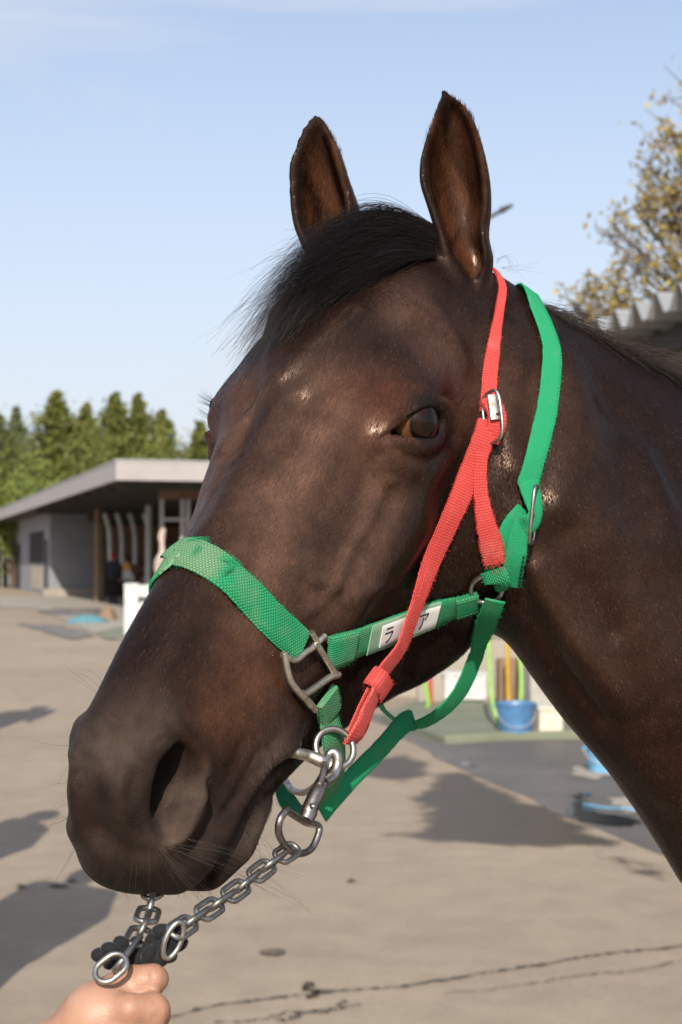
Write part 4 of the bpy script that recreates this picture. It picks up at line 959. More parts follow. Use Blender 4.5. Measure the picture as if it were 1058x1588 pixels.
# lead chain: one run from the snap to a round ring at the hand, one from the far side of the mouth to the hand
def link(a, b, twist, name, parent, mat_='zinc', wire=.0021, wid=.0062, ref=None):
    d = unit(b - a); ref = np.array([.2, -1, .3]) if ref is None else ref; s1 = unit(np.cross(d, ref)); s2 = np.cross(d, s1); s_ = s1*math.cos(twist) + s2*math.sin(twist)
    L = np.linalg.norm(b - a)/2; c = (a + b)/2; t = np.arange(28)*2*math.pi/28
    k = np.stack([np.sign(np.cos(t))*np.clip(np.abs(np.cos(t))*1.0, 0, 1), np.sin(t)], 1); st = L - wid
    q = c + (np.sign(k[:, 0])*(st*(np.abs(k[:, 0]) > .08)) + k[:, 0]*wid)[:, None]*d + (k[:, 1]*wid)[:, None]*s_
    return smooth_by_angle(MB().tube(q, wire, 8, True).build(name, mat_, parent), 60)
HANDY = .955
cpx = [(459, 1322), (438, 1320), (400, 1354), (356, 1388), (318, 1416), (274, 1452)]
y0 = aly(459, 1318, h_y + .002)[1]
A_ = [at_depth(a_, b_, y0 + (.944 - y0)*(455 - a_)/183) for a_, b_ in ((455, 1316), (414, 1344), (370, 1379), (322, 1412), (272, 1446))]
path = resample(catmull(A_, 80), 200)
CHAIN = thing('lead_chain', 'galvanised chain hanging from the snap hook down to the hand', 'chain', tuple(A_[-1]))
tot = np.linalg.norm(np.diff(path, axis=0), axis=1).sum(); nl = 9; idx = np.linspace(0, 199, nl + 1)
for i in range(nl):
    a, b = path[int(idx[i])], path[int(idx[i+1])]; d = unit(b - a); link(a - d*.0038, b + d*.0038, (i % 2)*1.35 + .35, 'link', CHAIN, wire=.0019, wid=.0056)
rc = at_depth(269, 1458, .940); ring('end_ring', rc, unit([.35, .1, 1]), unit([1, .55, -.2]), .0112, .0052, .0017, 'steel', CHAIN)
CH2 = thing('lead_chain', 'short chain hanging behind the lips with an oval end ring on the hand', 'chain', tuple(at_depth(170, 1505, HANDY - .015)))
B_ = [at_depth(250, 1290, 1.10), at_depth(240, 1362, 1.06), at_depth(233, 1405, 1.028), at_depth(222, 1437, .985), at_depth(206, 1470, .948), at_depth(186, 1494, .936)]
p2 = resample(catmull(B_, 80), 200); n2_ = 8; idx = np.linspace(0, 199, n2_ + 1)
for i in range(n2_):
    a, b = p2[int(idx[i])], p2[int(idx[i+1])]; d = unit(b - a); link(a - d*.0040, b + d*.0040, (i % 2)*1.3 + .3, 'link', CH2, wire=.0020, wid=.0066)
link(at_depth(193, 1484, .930), at_depth(151, 1518, .922), .55, 'end_ring', CH2, 'steel', wire=.0018, wid=.0072)

# black braided lead rope, knotted through the rings above the fist
m, nt, b = mat('black_rope', (.008, .008, .009), .8, 0, .25); nn1 = noise(nt, 400, 4, .6, objcoord(nt)); bump(nt, b, nn1.outputs['Fac'], .6, .0012)
b.inputs['Sheen Weight'].default_value = .08
ROPE = thing('lead_rope', 'black braided rope knotted through the chain rings above the fist', 'rope', tuple(at_depth(215, 1490, HANDY)))
def lobe(c, ax, L, r):
    ax = unit(ax); t = np.linspace(-1, 1, 9); P = c + np.outer(t*L, ax); return P, r*np.sqrt(np.clip(1 - (t*.93)**2, .02, 1))
rope_path = resample(catmull([at_depth(157, 1489, .948), at_depth(176, 1476, .950), at_depth(200, 1468, .955), at_depth(222, 1482, .957), at_depth(238, 1470, .955), at_depth(252, 1450, .953), at_depth(268, 1441, .952), at_depth(272, 1462, .950), at_depth(256, 1474, .948), at_depth(236, 1484, .950), at_depth(216, 1494, .952)], 120), 27)
for k in range(26):                       # plaited lobes, alternating sides
    a, b = rope_path[k], rope_path[k+1]; d = unit(b - a); s_ = unit(np.cross(d, [.1, -1, .2])); P, r_ = lobe((a + b)/2 + s_*.0024*(1 if k % 2 else -1) + np.array([0, -.002, 0])*(k % 3), d + s_*.8*(-1 if k % 2 else 1), .0062, .0047); MB().tube(P, r_, 10).build('strand', 'black_rope', ROPE, True)
smooth_by_angle(MB().tube(catmull([at_depth(222, 1480, HANDY), at_depth(214, 1520, HANDY + .004), at_depth(196, 1570, HANDY + .012), at_depth(188, 1660, HANDY + .02), at_depth(170, 1790, HANDY + .03)], 20), .0085, 10).build('rope_end', 'black_rope', ROPE), 60)
# ------------------------------------------------------------------ people
def sdf_mesh(lo, hi, vx, fn, relax_n=0):
    lo = np.array(lo, float); hi = np.array(hi, float); n_ = np.ceil((hi - lo)/vx).astype(int)
    g = np.meshgrid(*[(lo[k] + vx*np.arange(n_[k])) for k in range(3)], indexing='ij'); d = fn(g).astype(np.float32); bg = 6*vx
    gr = openvdb.FloatGrid(bg); gr.copyFromArray(np.clip(d, -bg, bg)); gr.transform = openvdb.createLinearTransform(voxelSize=vx)
    P, Q = gr.convertToQuads(); return P.astype(float) + lo, Q.astype(int)
def fold_mat(name, c1, c2, rough=.85):
    m, nt, b = mat(name, c1, rough, 0, .25); oc = objcoord(nt); n = noise(nt, 6, 4, .6, oc, 1.5); r = ramp(nt, n.outputs['Fac'], [(.35, c1), (.7, c2)]); nt.links.new(r.outputs[0], b.inputs['Base Color']); n2 = noise(nt, 14, 4, .6, oc, 2.0); bump(nt, b, n2.outputs['Fac'], .6, .02)
m, nt, b = mat('skin', (.40, .225, .15), .48, 0, .4); b.inputs['Subsurface Weight'].default_value = .15; b.inputs['Subsurface Radius'].default_value = (.008, .003, .0015); b.inputs['Subsurface Scale'].default_value = .6
oc = objcoord(nt); n = noise(nt, 40, 5, .6, oc); r = ramp(nt, n.outputs['Fac'], [(.3, (.30, .145, .09)), (.55, (.36, .20, .13)), (.8, (.41, .24, .165))]); nt.links.new(r.outputs[0], b.inputs['Base Color'])
n2 = noise(nt, 700, 4, .6, oc); n3 = N(nt, 'ShaderNodeTexVoronoi'); n3.inputs['Scale'].default_value = 550; nt.links.new(oc, n3.inputs['Vector']); bb = bump(nt, None, n3.outputs['Distance'], .22, .0006); bump(nt, b, n2.outputs['Fac'], .25, .0006, bb.outputs[0])
m, nt, b = mat('nail', (.62, .38, .30), .25, 0, .5)
for nme, c1, c2 in (('navy_cloth', (.012, .014, .024), (.02, .022, .036)), ('grey_cloth', (.10, .10, .105), (.15, .15, .155)), ('olive_cloth', (.05, .055, .03), (.08, .085, .05)), ('black_cloth', (.008, .008, .009), (.016, .016, .017)), ('red_cloth', (.35, .02, .02), (.45, .03, .03)), ('boot_rubber', (.012, .012, .012), (.02, .02, .02)), ('dark_hair', (.010, .008, .007), (.02, .015, .012))): fold_mat(nme, c1, c2)
def person_mesh(vx=.016, rarm=None, larm=None, lean=0.0):
    "standing figure facing -y at the origin; returns vertices, quads, region per face (0 skin 1 top 2 trousers 3 boots 4 hair/cap)"
    rarm = rarm or [(-.19, .0, 1.40), (-.25, .03, 1.13), (-.23, -.06, .90), (-.22, -.09, .80)]; larm = larm or [(.19, .0, 1.40), (.25, .03, 1.13), (.23, -.06, .90), (.22, -.09, .80)]
    parts = []
    for s in (-1, 1):
        parts.append((2, [(s*.095, 0, .92), (s*.10, -.01, .50), (s*.105, .015, .14)], [.092, .066, .052], .05))
        parts.append((3, [(s*.105, .015, .16), (s*.105, .01, .07)], [.056, .052], .02)); parts.append((3, [(s*.105, .02, .045), (s*.115, -.13, .035)], [.045, .038], .02))
    parts += [(2, [(-.07, 0, .93), (.07, 0, .93)], [.115, .115], .05), (1, [(0, .0, .98), (0, -.005, 1.15), (0, .0, 1.33)], [.125, .125, .135], .06),
              (1, [(-.10, 0, 1.05), (-.13, 0, 1.36)], [.085, .085], .06), (1, [(.10, 0, 1.05), (.13, 0, 1.36)], [.085, .085], .06), (1, [(-.17, 0, 1.40), (.17, 0, 1.40)], [.065, .065], .05),
              (0, [(0, .0, 1.42), (0, -.015, 1.52)], [.052, .050], .03), (0, [(0, -.02, 1.57), (0, -.012, 1.63)], [.068, .082], .03), (0, [(0, -.095, 1.60), (0, -.10, 1.575)], [.008, .014], .014),
              (0, [(-.08, 0, 1.61), (-.082, .005, 1.585)], [.014, .010], .01), (0, [(.08, 0, 1.61), (.082, .005, 1.585)], [.014, .010], .01), (4, [(0, .012, 1.655), (0, .03, 1.60)], [.088, .075], .01)]
    for arm in (rarm, larm):
        if arm == 'none': continue
        parts.append((1, [arm[0], arm[1], arm[2]], [.062, .052, .040], .04)); a = np.array(arm[2]); h = np.array(arm[3]); parts.append((0, [a*.7 + h*.3, h], [.028, .036], .01))
        d = unit(h - a)
        sd = unit(np.cross(d, [0, 1.0, .2]))
        for k in range(4): parts.append((0, [h + sd*(k - 1.5)*.016, h + sd*(k - 1.5)*.018 + d*.06 + np.array([0, -.012, 0])], [.0115, .0095], .006))
        parts.append((0, [h - d*.01 + sd*.02 + [0, -.015, 0], h + d*.03 + sd*.03 + np.array([0, -.045, 0])], [.013, .010], .01))
    A = np.vstack([np.array(p[1]) for p in parts]); lo = A.min(0) - .16; hi = A.max(0) + .16; lo[2] = -.06
    reg = {}
    def fn(g):
        d = np.full(g[0].shape, 9., np.float32)
        for r_, pts, rad, k in parts: d = smin(d, sd_chain(g, np.array(pts, float), np.array(rad)), k)
        return d
    P, Q = sdf_mesh(lo, hi, vx, fn); c = P[Q].mean(1)
    best = np.full(len(c), 9.); lab = np.zeros(len(c), int)
    for r_, pts, rad, k in parts:
        d = sd_chain([c[:, 0], c[:, 1], c[:, 2]], np.array(pts, float), np.array(rad)); m_ = d < best - .0005; best[m_] = d[m_]; lab[m_] = r_
    return P, Q, lab
def add_person(label, loc, rz, mats, pm, cap=None, group=None):
    t = thing('person', label, 'person', loc, group); P, Q, lab = pm; ca, sa = math.cos(rz), math.sin(rz)
    W_ = np.stack([P[:, 0]*ca - P[:, 1]*sa, P[:, 0]*sa + P[:, 1]*ca, P[:, 2]], 1) + np.array(loc); o = obj('body', W_, Q, None, t)
    for m_ in mats: o.data.materials.append(MATS[m_])
    o.data.polygons.foreach_set('material_index', lab.astype(np.int32)); return t
PM = person_mesh()
# the handler, just outside the frame on the left: only the fist that holds the rope reaches into the picture
EL = np.array([-.43, .80, 1.00]); SHO = np.array([-.62, .62, 1.38]); BASE = np.array([-.80, .56, 0]); rzh = math.radians(45)
HAND_C = at_depth(160, 1600, .955)
def inv(p): d = np.asarray(p) - BASE; ca, sa = math.cos(-rzh), math.sin(-rzh); return (d[0]*ca - d[1]*sa, d[0]*sa + d[1]*ca, d[2])
WR = at_depth(88, 1662, .93)
HPM = person_mesh(larm=[inv(SHO), inv(EL), inv(EL*.55 + WR*.45), inv(EL*.5 + WR*.5)])
HANDLER = add_person('handler in a navy jacket whose bare fist grips the black lead rope', tuple(BASE), rzh, ['skin', 'navy_cloth', 'grey_cloth', 'boot_rubber', 'dark_hair'], HPM)
def hand_fn(g):
    def c_(pts, rad): return sd_chain(g, np.array([at_depth(*p) for p in pts]), np.array(rad))
    d = sd_chain(g, np.array([EL*.62 + WR*.38, WR]), np.array([.036, .026]))
    d = smin(d, c_([(88, 1662, .93), (128, 1640, .938), (166, 1598, .942)], [.024, .0245, .0250]), .02)
    d = smin(d, c_([(150, 1572, .930), (180, 1620, .935), (200, 1680, .945)], [.017, .020, .018]), .02)
    d = smin(d, c_([(152, 1590, .950), (176, 1550, .950), (202, 1526, .946)], [.0150, .0105, .0095]), .012)               # ball of the thumb
    d = smin(d, c_([(198, 1527, .946), (221, 1520, .942), (239, 1518, .941)], [.0102, .0092, .0082]), .006)             # thumb
    d = smin(d, c_([(239, 1518, .941), (243, 1519, .942)], [.0082, .0066]), .004)
    for k in range(4):                                                                                                # four curled fingers
        dy = 40*k; dx = -3*k; f = 1 - .04*k - (.08 if k == 3 else 0)
        fg = c_([(162 + dx, 1574 + dy, .930), (202 + dx, 1566 + dy, .918), (237 + dx, 1567 + dy, .926)], [.0115*f, .0098*f, .0096*f])
        fg = smin(fg, c_([(237 + dx, 1567 + dy, .926), (242 + dx, 1574 + dy, .944), (232 + dx, 1580 + dy, .962)], [.0096*f, .0092*f, .0088*f]), .004)
        fg = smin(fg, c_([(232 + dx, 1580 + dy, .962), (208 + dx, 1582 + dy, .968)], [.0088*f, .0078*f]), .004); d = smin(d, fg, .0045)
    return d
hl_ = at_depth(40, 1500, .90); 
hP, hQ = sdf_mesh(np.minimum(EL*.62 + WR*.38 - .05, at_depth(80, 1790, .88) - .01), at_depth(275, 1490, .99) + .012, .0021, hand_fn)
def crease(P, Nn, px, w_, amp, y_):
    q = np.array([at_depth(a, b, c) for a, b, c in px]); d = seg_dist(P, catmull(q, 8)); return P - Nn*(amp*np.exp(-(d/w_)**2))[:, None]
fn_ = np.cross(hP[hQ[:, 2]] - hP[hQ[:, 0]], hP[hQ[:, 3]] - hP[hQ[:, 1]]); hN = np.zeros_like(hP)
for k in range(4):
    for a_ in range(3): hN[:, a_] += np.bincount(hQ[:, k], fn_[:, a_], len(hP))
hN = unit(hN)
for px in ([(222, 1506, .935), (226, 1516, .932), (225, 1526, .934)], [(229, 1507, .935), (232, 1517, .932), (231, 1526, .934)], [(196, 1512, .938), (203, 1526, .934)], [(244, 1552, .918), (248, 1566, .917), (246, 1580, .918)], [(238, 1553, .916), (241, 1566, .914), (239, 1580, .916)], [(190, 1540, .936), (205, 1545, .930), (222, 1545, .93)], [(150, 1545, .93), (170, 1560, .92)], [(160, 1540, .93), (182, 1555, .92)]): hP = crease(hP, hN, px, .0016, .0009, 0)
hand = obj('hand', hP, hQ, 'skin', HANDLER)
# onlookers outside the left edge, added only for the shadows they cast on the concrete
add_person('unseen onlooker in an olive jacket, added for the shadow on the yard', (-1.38, 4.9, 0), math.radians(-30), ['skin', 'olive_cloth', 'black_cloth', 'boot_rubber', 'dark_hair'], PM)
add_person('unseen onlooker in a grey jacket behind the olive jacketed one, added for the shadow', (-1.93, 6.6, 0), math.radians(-60), ['skin', 'grey_cloth', 'navy_cloth', 'boot_rubber', 'dark_hair'], PM)
add_person('lone unseen onlooker in black farther down the yard, added for the thin shadow', (-3.22, 13.2, 0), math.radians(20), ['skin', 'black_cloth', 'black_cloth', 'boot_rubber', 'dark_hair'], PM)

add_person('unseen onlooker in a navy jacket behind the handler, added to widen the shadow', (-1.62, 3.9, 0), math.radians(-20), ['skin', 'navy_cloth', 'olive_cloth', 'boot_rubber', 'dark_hair'], PM)

# ------------------------------------------------------------------ the yard
m, nt, b = mat('concrete', (.36, .30, .24), .85, 0, .3)
oc = objcoord(nt); n1 = noise(nt, .35, 5, .6, oc); n2 = noise(nt, 4, 6, .65, oc); n3 = noise(nt, 60, 5, .7, oc)
r1 = ramp(nt, n1.outputs['Fac'], [(.3, (.295, .235, .175)), (.55, (.335, .27, .20)), (.75, (.365, .295, .22))]); r2 = ramp(nt, n2.outputs['Fac'], [(.25, (.80, .79, .78)), (.6, (1, 1, 1)), (.8, (1.06, 1.05, 1.02))]); r3 = ramp(nt, n3.outputs['Fac'], [(.25, (.8, .8, .8)), (.6, (1, 1, 1))])
mu = N(nt, 'ShaderNodeMix', data_type='RGBA', blend_type='MULTIPLY'); mu.inputs[0].default_value = 1; nt.links.new(r1.outputs[0], mu.inputs[6]); nt.links.new(r2.outputs[0], mu.inputs[7])
mu2 = N(nt, 'ShaderNodeMix', data_type='RGBA', blend_type='MULTIPLY'); mu2.inputs[0].default_value = 1; nt.links.new(mu.outputs[2], mu2.inputs[6]); nt.links.new(r3.outputs[0], mu2.inputs[7]); nt.links.new(mu2.outputs[2], b.inputs['Base Color']); bump(nt, b, n3.outputs['Fac'], .35, .01)
wa_ = N(nt, 'ShaderNodeAttribute', attribute_name='wet'); wn1 = noise(nt, 2.2, 7, .68, oc); wm = N(nt, 'ShaderNodeMath', operation='MULTIPLY_ADD'); wm.inputs[1].default_value = .9; nt.links.new(wn1.outputs['Fac'], wm.inputs[0]); nt.links.new(wa_.outputs['Fac'], wm.inputs[2])
wr = N(nt, 'ShaderNodeMapRange', interpolation_type='SMOOTHSTEP'); wr.inputs[1].default_value = .80; wr.inputs[2].default_value = 1.02; nt.links.new(wm.outputs[0], wr.inputs[0])
wmx = N(nt, 'ShaderNodeMix', data_type='RGBA', blend_type='MULTIPLY'); wmx.inputs[7].default_value = (.25, .235, .22, 1); nt.links.new(wr.outputs[0], wmx.inputs[0]); nt.links.new(mu2.outputs[2], wmx.inputs[6]); nt.links.new(wmx.outputs[2], b.inputs['Base Color'])
wrr = N(nt, 'ShaderNodeMapRange'); wrr.inputs[3].default_value = .85; wrr.inputs[4].default_value = .5; nt.links.new(wr.outputs[0], wrr.inputs[0]); nt.links.new(wrr.outputs[0], b.inputs['Roughness'])
def structure(o): o['kind'] = 'structure'; return o
gs = 900; structure(obj('ground', [(-gs, -60, 0), (gs, -60, 0), (gs, gs, 0), (-gs, gs, 0)], [(0, 1, 2, 3)], 'concrete', smooth=False))
varied('damp_concrete', (.085, .077, .070), (.155, .138, .122), .6, 1.2, .3, .5); varied('wet_concrete', (.055, .044, .035), (.115, .092, .072), .5, 2.2, .2, .5)
varied('black_water', (.012, .012, .013), (.03, .03, .03), .12, 3, .02, .5); varied('crack_dirt', (.09, .07, .05), (.15, .12, .085), .9, 20, .3)
varied('pale_concrete', (.27, .24, .195), (.34, .30, .25), .85, 2, .2); varied('green_slab', (.14, .155, .10), (.20, .21, .15), .8, 2, .2)
varied('asphalt_stain', (.12, .11, .10), (.2, .18, .16), .85, 3, .2)
from mathutils.geometry import tessellate_polygon
RZ = [0.0]
def ragged(name, px, mat_, z, jit=.12, n=90, smooth_edge=False, kind=True):
    P = np.array([ground(*p)[:2] for p in px]); P = catmull(np.vstack([P, P[:1]]), n) if smooth_edge else resample(np.vstack([P, P[:1]]), n); P = P[:-1]
    nz = rng.normal(size=P.shape); nz = (nz + np.roll(nz, 1, 0) + np.roll(nz, 2, 0))/1.7; P = P + nz*jit
    RZ[0] += .0006; z = z + RZ[0]; tri = [tuple(f) for f in tessellate_polygon([[Vector((*q, 0)) for q in P]])]
    tri = [f if np.cross(P[f[1]] - P[f[0]], P[f[2]] - P[f[0]]) > 0 else f[::-1] for f in tri]
    o = obj(name, np.c_[P, np.full(len(P), z)], tri, mat_, smooth=False)
    if kind: structure(o)
    return o
ragged('drain_apron', [(520, 1098), (585, 1122), (640, 1152), (740, 1204), (860, 1262), (1058, 1338), (1300, 1425), (1500, 1300), (1200, 1170), (900, 1147), (700, 1148), (600, 1112)], 'damp_concrete', .006, .02)
def yard_sheet():
    xs = np.arange(-7, 9.01, .10); ys = np.arange(4.0, 24.01, .10); X, Y = np.meshgrid(xs, ys); n_, m_ = X.shape
    V = np.c_[X.ravel(), Y.ravel(), np.full(X.size, .003)]; F = [(a*m_ + b_, a*m_ + b_ + 1, (a+1)*m_ + b_ + 1, (a+1)*m_ + b_) for a in range(n_-1) for b_ in range(m_-1)]
    wet = np.full(len(V), -.25)
    for px, soft in (([(618, 1296), (690, 1288), (668, 1262), (664, 1236), (700, 1200), (735, 1212), (860, 1270), (940, 1312), (800, 1310), (700, 1304)], .85), ([(550, 1202), (575, 1180), (630, 1172), (675, 1190), (630, 1214)], .7), ([(905, 1320), (960, 1326), (1050, 1356), (1055, 1380), (980, 1358)], .5), ([(820, 1330), (900, 1345), (940, 1365), (860, 1350)], .22), ([(395, 1475), (440, 1474), (438, 1486), (402, 1486)], .0)):
        P = np.array([ground(*p)[:2] for p in px]); d = sd_poly(V[:, 0], V[:, 1], P); wet = np.maximum(wet, np.clip(.12 + soft*.5 - d*1.6, -.25, soft))
    o = obj('yard', V, F, 'concrete', smooth=False); a = o.data.attributes.new('wet', 'FLOAT', 'POINT'); a.data.foreach_set('value', wet.astype(np.float32)); structure(o)
yard_sheet()
ragged('puddle', [(868, 1258), (880, 1248), (905, 1246), (930, 1258), (975, 1272), (985, 1282), (950, 1284), (900, 1275)], 'black_water', .009, .03, 60, True)
ragged('puddle', [(886, 1236), (905, 1232), (915, 1238), (900, 1243)], 'black_water', .009, .02, 30, True)
ragged('puddle', [(715, 1186), (728, 1182), (735, 1188), (722, 1192)], 'black_water', .009, .02, 30, True)
ragged('dry_patch', [(890, 1200), (915, 1188), (950, 1196), (955, 1206), (920, 1212)], 'pale_concrete', .009, .03, 40, True)
ragged('dry_patch', [(950, 1248), (975, 1236), (1010, 1252), (1000, 1266), (975, 1262)], 'pale_concrete', .009, .03, 40, True)
ragged('oil_spot', [(403, 1478), (420, 1474), (438, 1477), (436, 1484), (412, 1485)], 'crack_dirt', .006, .008, 30, True)
for q in ((545, 1368, 7, 3), (90, 1376, 12, 3), (112, 1368, 8, 2), (30, 1378, 8, 3)):
    ragged('oil_spot', [(q[0] + q[2]*math.cos(a), q[1] + q[3]*math.sin(a)) for a in np.linspace(0, 6.28, 8)[:-1]], 'crack_dirt', .006, .006, 24, True)
def crack(px, wid, z=.005, mat_='crack_dirt'):
    RZ[0] += .0006; z = z + RZ[0]
    P = np.array([ground(*p)[:2] for p in px]); P = resample(catmull(P, 60), 160); nz = rng.normal(size=P.shape).cumsum(0); nz -= np.linspace(0, 1, 160)[:, None]*nz[-1]; P = P + nz*.004
    T = unit(np.gradient(P, axis=0)); S = np.stack([-T[:, 1], T[:, 0]], 1); w_ = wid*(np.abs(rng.normal(size=160)) + .35)[:, None]*.6
    V = np.c_[np.vstack([P + S*w_, P - S*w_]), np.full(320, z)]; structure(obj('crack', V, [(i, i+1, 161+i, 160+i) for i in range(159)], mat_, smooth=False))
crack([(230, 1592), (330, 1562), (480, 1546), (640, 1528), (800, 1504), (940, 1482), (1058, 1470), (1200, 1455)], .010)
crack([(330, 1590), (440, 1574), (560, 1562)], .006); crack([(420, 1586), (450, 1582), (490, 1574), (530, 1556)], .006)
crack([(690, 1546), (800, 1530), (900, 1514), (1058, 1495)], .005); crack([(470, 1530), (474, 1544), (490, 1550), (476, 1552)], .010)
ragged('apron', [(-60, 940), (60, 944), (150, 985), (215, 1004), (300, 1010), (520, 1000), (520, 925), (-60, 925)], 'pale_concrete', .004, .05)
ragged('asphalt_stain', [(30, 968), (90, 972), (140, 984), (120, 992), (60, 980)], 'asphalt_stain', .010, .1, 50, True)
ragged('mat', [(150, 982), (185, 974), (215, 978), (205, 990), (165, 992)], 'green_slab', .012, .03, 40, True)
ragged('asphalt_stain', [(60, 950), (95, 944), (120, 948), (100, 955)], 'asphalt_stain', .010, .1, 50, True)

# ------------------------------------------------------------------ wash place at the right: buckets, slab, hoses, boxes
def plastic(name, col, rough=.4):
    m, nt, b = mat(name, col, rough, 0, .5); n = noise(nt, 12, 5, .6, objcoord(nt)); r = ramp(nt, n.outputs['Fac'], [(.3, tuple(c*.75 for c in col)), (.7, tuple(min(1, c*1.1) for c in col))]); nt.links.new(r.outputs[0], b.inputs['Base Color'])
plastic('blue_plastic', (.075, .19, .36)); plastic('sky_plastic', (.16, .40, .62)); plastic('cream_plastic', (.62, .56, .44)); plastic('white_paint', (.55, .55, .53)); plastic('yellow_plastic', (.50, .30, .03)); plastic('green_hose', (.22, .45, .06)); plastic('teal_tarp', (.09, .22, .25), .6); plastic('orange_plastic', (.75, .30, .02)); plastic('red_plastic', (.5, .05, .04))
varied('galvanised', (.34, .35, .35), (.48, .48, .47), .5, 5, .05, .5); varied('weathered_wood', (.16, .10, .06), (.28, .19, .12), .85, 3, .3, .3, stretch=(6, 6, .6)); varied('stone', (.30, .28, .25), (.42, .40, .36), .9, 6, .5)
def bucket(label, px, py, wtop, h, mat_):
    g = ground(px, py); t = thing('bucket', label, 'bucket', tuple(g)); r1, r0 = wtop/2, wtop/2*.78
    prof = [(0, .006), (r0*.95, .006), (r0, 0), (r0 + .002, .012), (r0 + (r1-r0)*.32, h*.34), (r0 + (r1-r0)*.34 + .008, h*.35), (r0 + (r1-r0)*.36 + .008, h*.40), (r0 + (r1-r0)*.38, h*.41), (r1, h*.94), (r1 + .010, h*.945), (r1 + .010, h), (r1, h), (r1 - .006, h*.97), (r0*.95, .02), (0, .018)]
    smooth_by_angle(MB().lathe(prof, g, 36).build('shell', mat_, t), 40)
    a = np.linspace(0, math.pi, 24); hp = np.stack([np.cos(a)*(r1 + .012), -np.sin(a)*(r1*.9), np.full(24, h*.90) - np.sin(a)*h*.55], 1) + g
    smooth_by_angle(MB().tube(hp, .004, 6).build('handle', 'galvanised', t), 60)
    for s in (-1, 1): MB().box(g + [s*(r1+.01) - .012, -.015, h*.86], g + [s*(r1+.01) + .012, .015, h*.94]).build('handle_lug', mat_, t)
    return t
bucket('mid blue plastic bucket with wire handle on the damp concrete beside the green slab', 800, 1146, .325, .305, 'blue_plastic')
bucket('pale blue bucket half hidden behind the horse neck', 938, 1198, .27, .19, 'sky_plastic')
def slab(name, label, cat, px, h, mat_, inset=.01):
    P = np.array([ground(*p)[:2] for p in px]); c = P.mean(0); k = len(P); V = np.vstack([np.c_[P, np.zeros(k)], np.c_[P, np.full(k, h - .015)], np.c_[c + (P - c)*(1 - inset), np.full(k, h)]])
    F = [(i, (i+1) % k, k + (i+1) % k, k + i) for i in range(k)] + [(k+i, k + (i+1) % k, 2*k + (i+1) % k, 2*k + i) for i in range(k)] + [tuple(range(2*k, 3*k))]
    o = obj(name, V, F, mat_, smooth=False)
    return tag(o, label, cat)
slab('concrete_slab', 'low mossy green concrete slab behind the hanging halter strap', 'slab', [(590, 1118), (690, 1155), (772, 1150), (905, 1146), (905, 1108), (780, 1100), (640, 1098)], .07, 'green_slab')
def rbox(name, label, cat, px, py, w_, d_, h, mat_, rot=0, z=0.0, lid=None):
    g = ground(px, py); g[2] = z; t = thing(name, label, cat, tuple(g))
    b_ = .012; ca, sa = math.cos(rot), math.sin(rot); prof = [(-b_, 0), (0, b_), (0, h - b_), (-b_, h)]; V = []; F = []
    for off, zz in prof:
        for sx, sy in ((-1, -1), (1, -1), (1, 1), (-1, 1)):
            x, y = sx*(w_/2 + off), sy*(d_/2 + off) + d_/2; V.append((g[0] + x*ca - y*sa, g[1] + x*sa + y*ca, g[2] + zz))
    F = [(i*4 + k, i*4 + (k+1) % 4, (i+1)*4 + (k+1) % 4, (i+1)*4 + k) for i in range(3) for k in range(4)] + [(3, 2, 1, 0), (12, 13, 14, 15)]
    obj('shell', V, F, mat_, t, smooth=False)
    if lid: 
        mb = MB().box((g[0] - w_/2 - .01, g[1] - .01, g[2] + h + .002), (g[0] + w_/2 + .01, g[1] + d_ + .01, g[2] + h + .03), rot, np.array([g[0], g[1], 0])); mb.build('lid', lid, t)
    return t
rbox('water_tank', 'cream plastic canister standing next to the mid blue bucket', 'canister', 855, 1146, .20, .2, .24, 'cream_plastic', .15, lid='cream_plastic')
rbox('storage_box', 'white plastic box on the far edge of the green slab', 'box', 722, 1098, .42, .3, .25, 'white_paint', .05, .075, lid='white_paint')
rbox('stone_block', 'pale grey stone block behind the cream canister', 'block', 842, 1108, .24, .3, .52, 'stone', .1)
rbox('wooden_crate', 'brown wooden crate by the yellow pole', 'crate', 792, 1100, .22, .25, .50, 'weathered_wood', 0.05)
rbox('beige_bin', 'beige bin standing in the gap between jaw and strap', 'bin', 670, 1096, .28, .25, .36, 'pale_concrete', 0.0)
def hose(label, pts, r, mat_):
    o = smooth_by_angle(MB().tube(catmull(np.array(pts), 60), r, 8).build('hose', mat_), 60); return tag(o, label, 'hose')
def gd(px, y_, z_): return np.array([(px - CX)/FPX*y_, y_, z_])
hose('green hose hanging down beside the mid blue bucket', [gd(760, 13.6, 1.25), gd(758, 13.6, .9), gd(759, 13.5, .55), gd(764, 13.4, .25), gd(778, 13.3, .05), gd(800, 13.2, .02)], .018, 'green_hose')
hose('green hose draped over the wooden crate', [gd(808, 15.0, .95), gd(806, 14.8, .6), gd(808, 14.7, .3), gd(804, 14.6, .05)], .018, 'green_hose')
hose('lime hose coiled down in front of the beige bin', [gd(655, 15.3, .36), gd(660, 15.2, .25), gd(664, 15.1, .12), gd(660, 15.0, .02)], .022, 'green_hose')
hose('thin blue cord lying by the puddle', [tuple(ground(905, 1252)[:2]) + (.02,), tuple(ground(940, 1258)[:2]) + (.02,), tuple(ground(975, 1262)[:2]) + (.03,), tuple(ground(1000, 1265)[:2]) + (.02,), tuple(ground(1030, 1275)[:2]) + (.02,)], .006, 'sky_plastic')
o = smooth_by_angle(MB().tube([gd(788, 14.9, 0), gd(786, 14.9, .85)], [.022, .02], 10).build('yellow_pole', 'yellow_plastic'), 60); tag(o, 'short yellow pole leaning behind the buckets', 'pole')
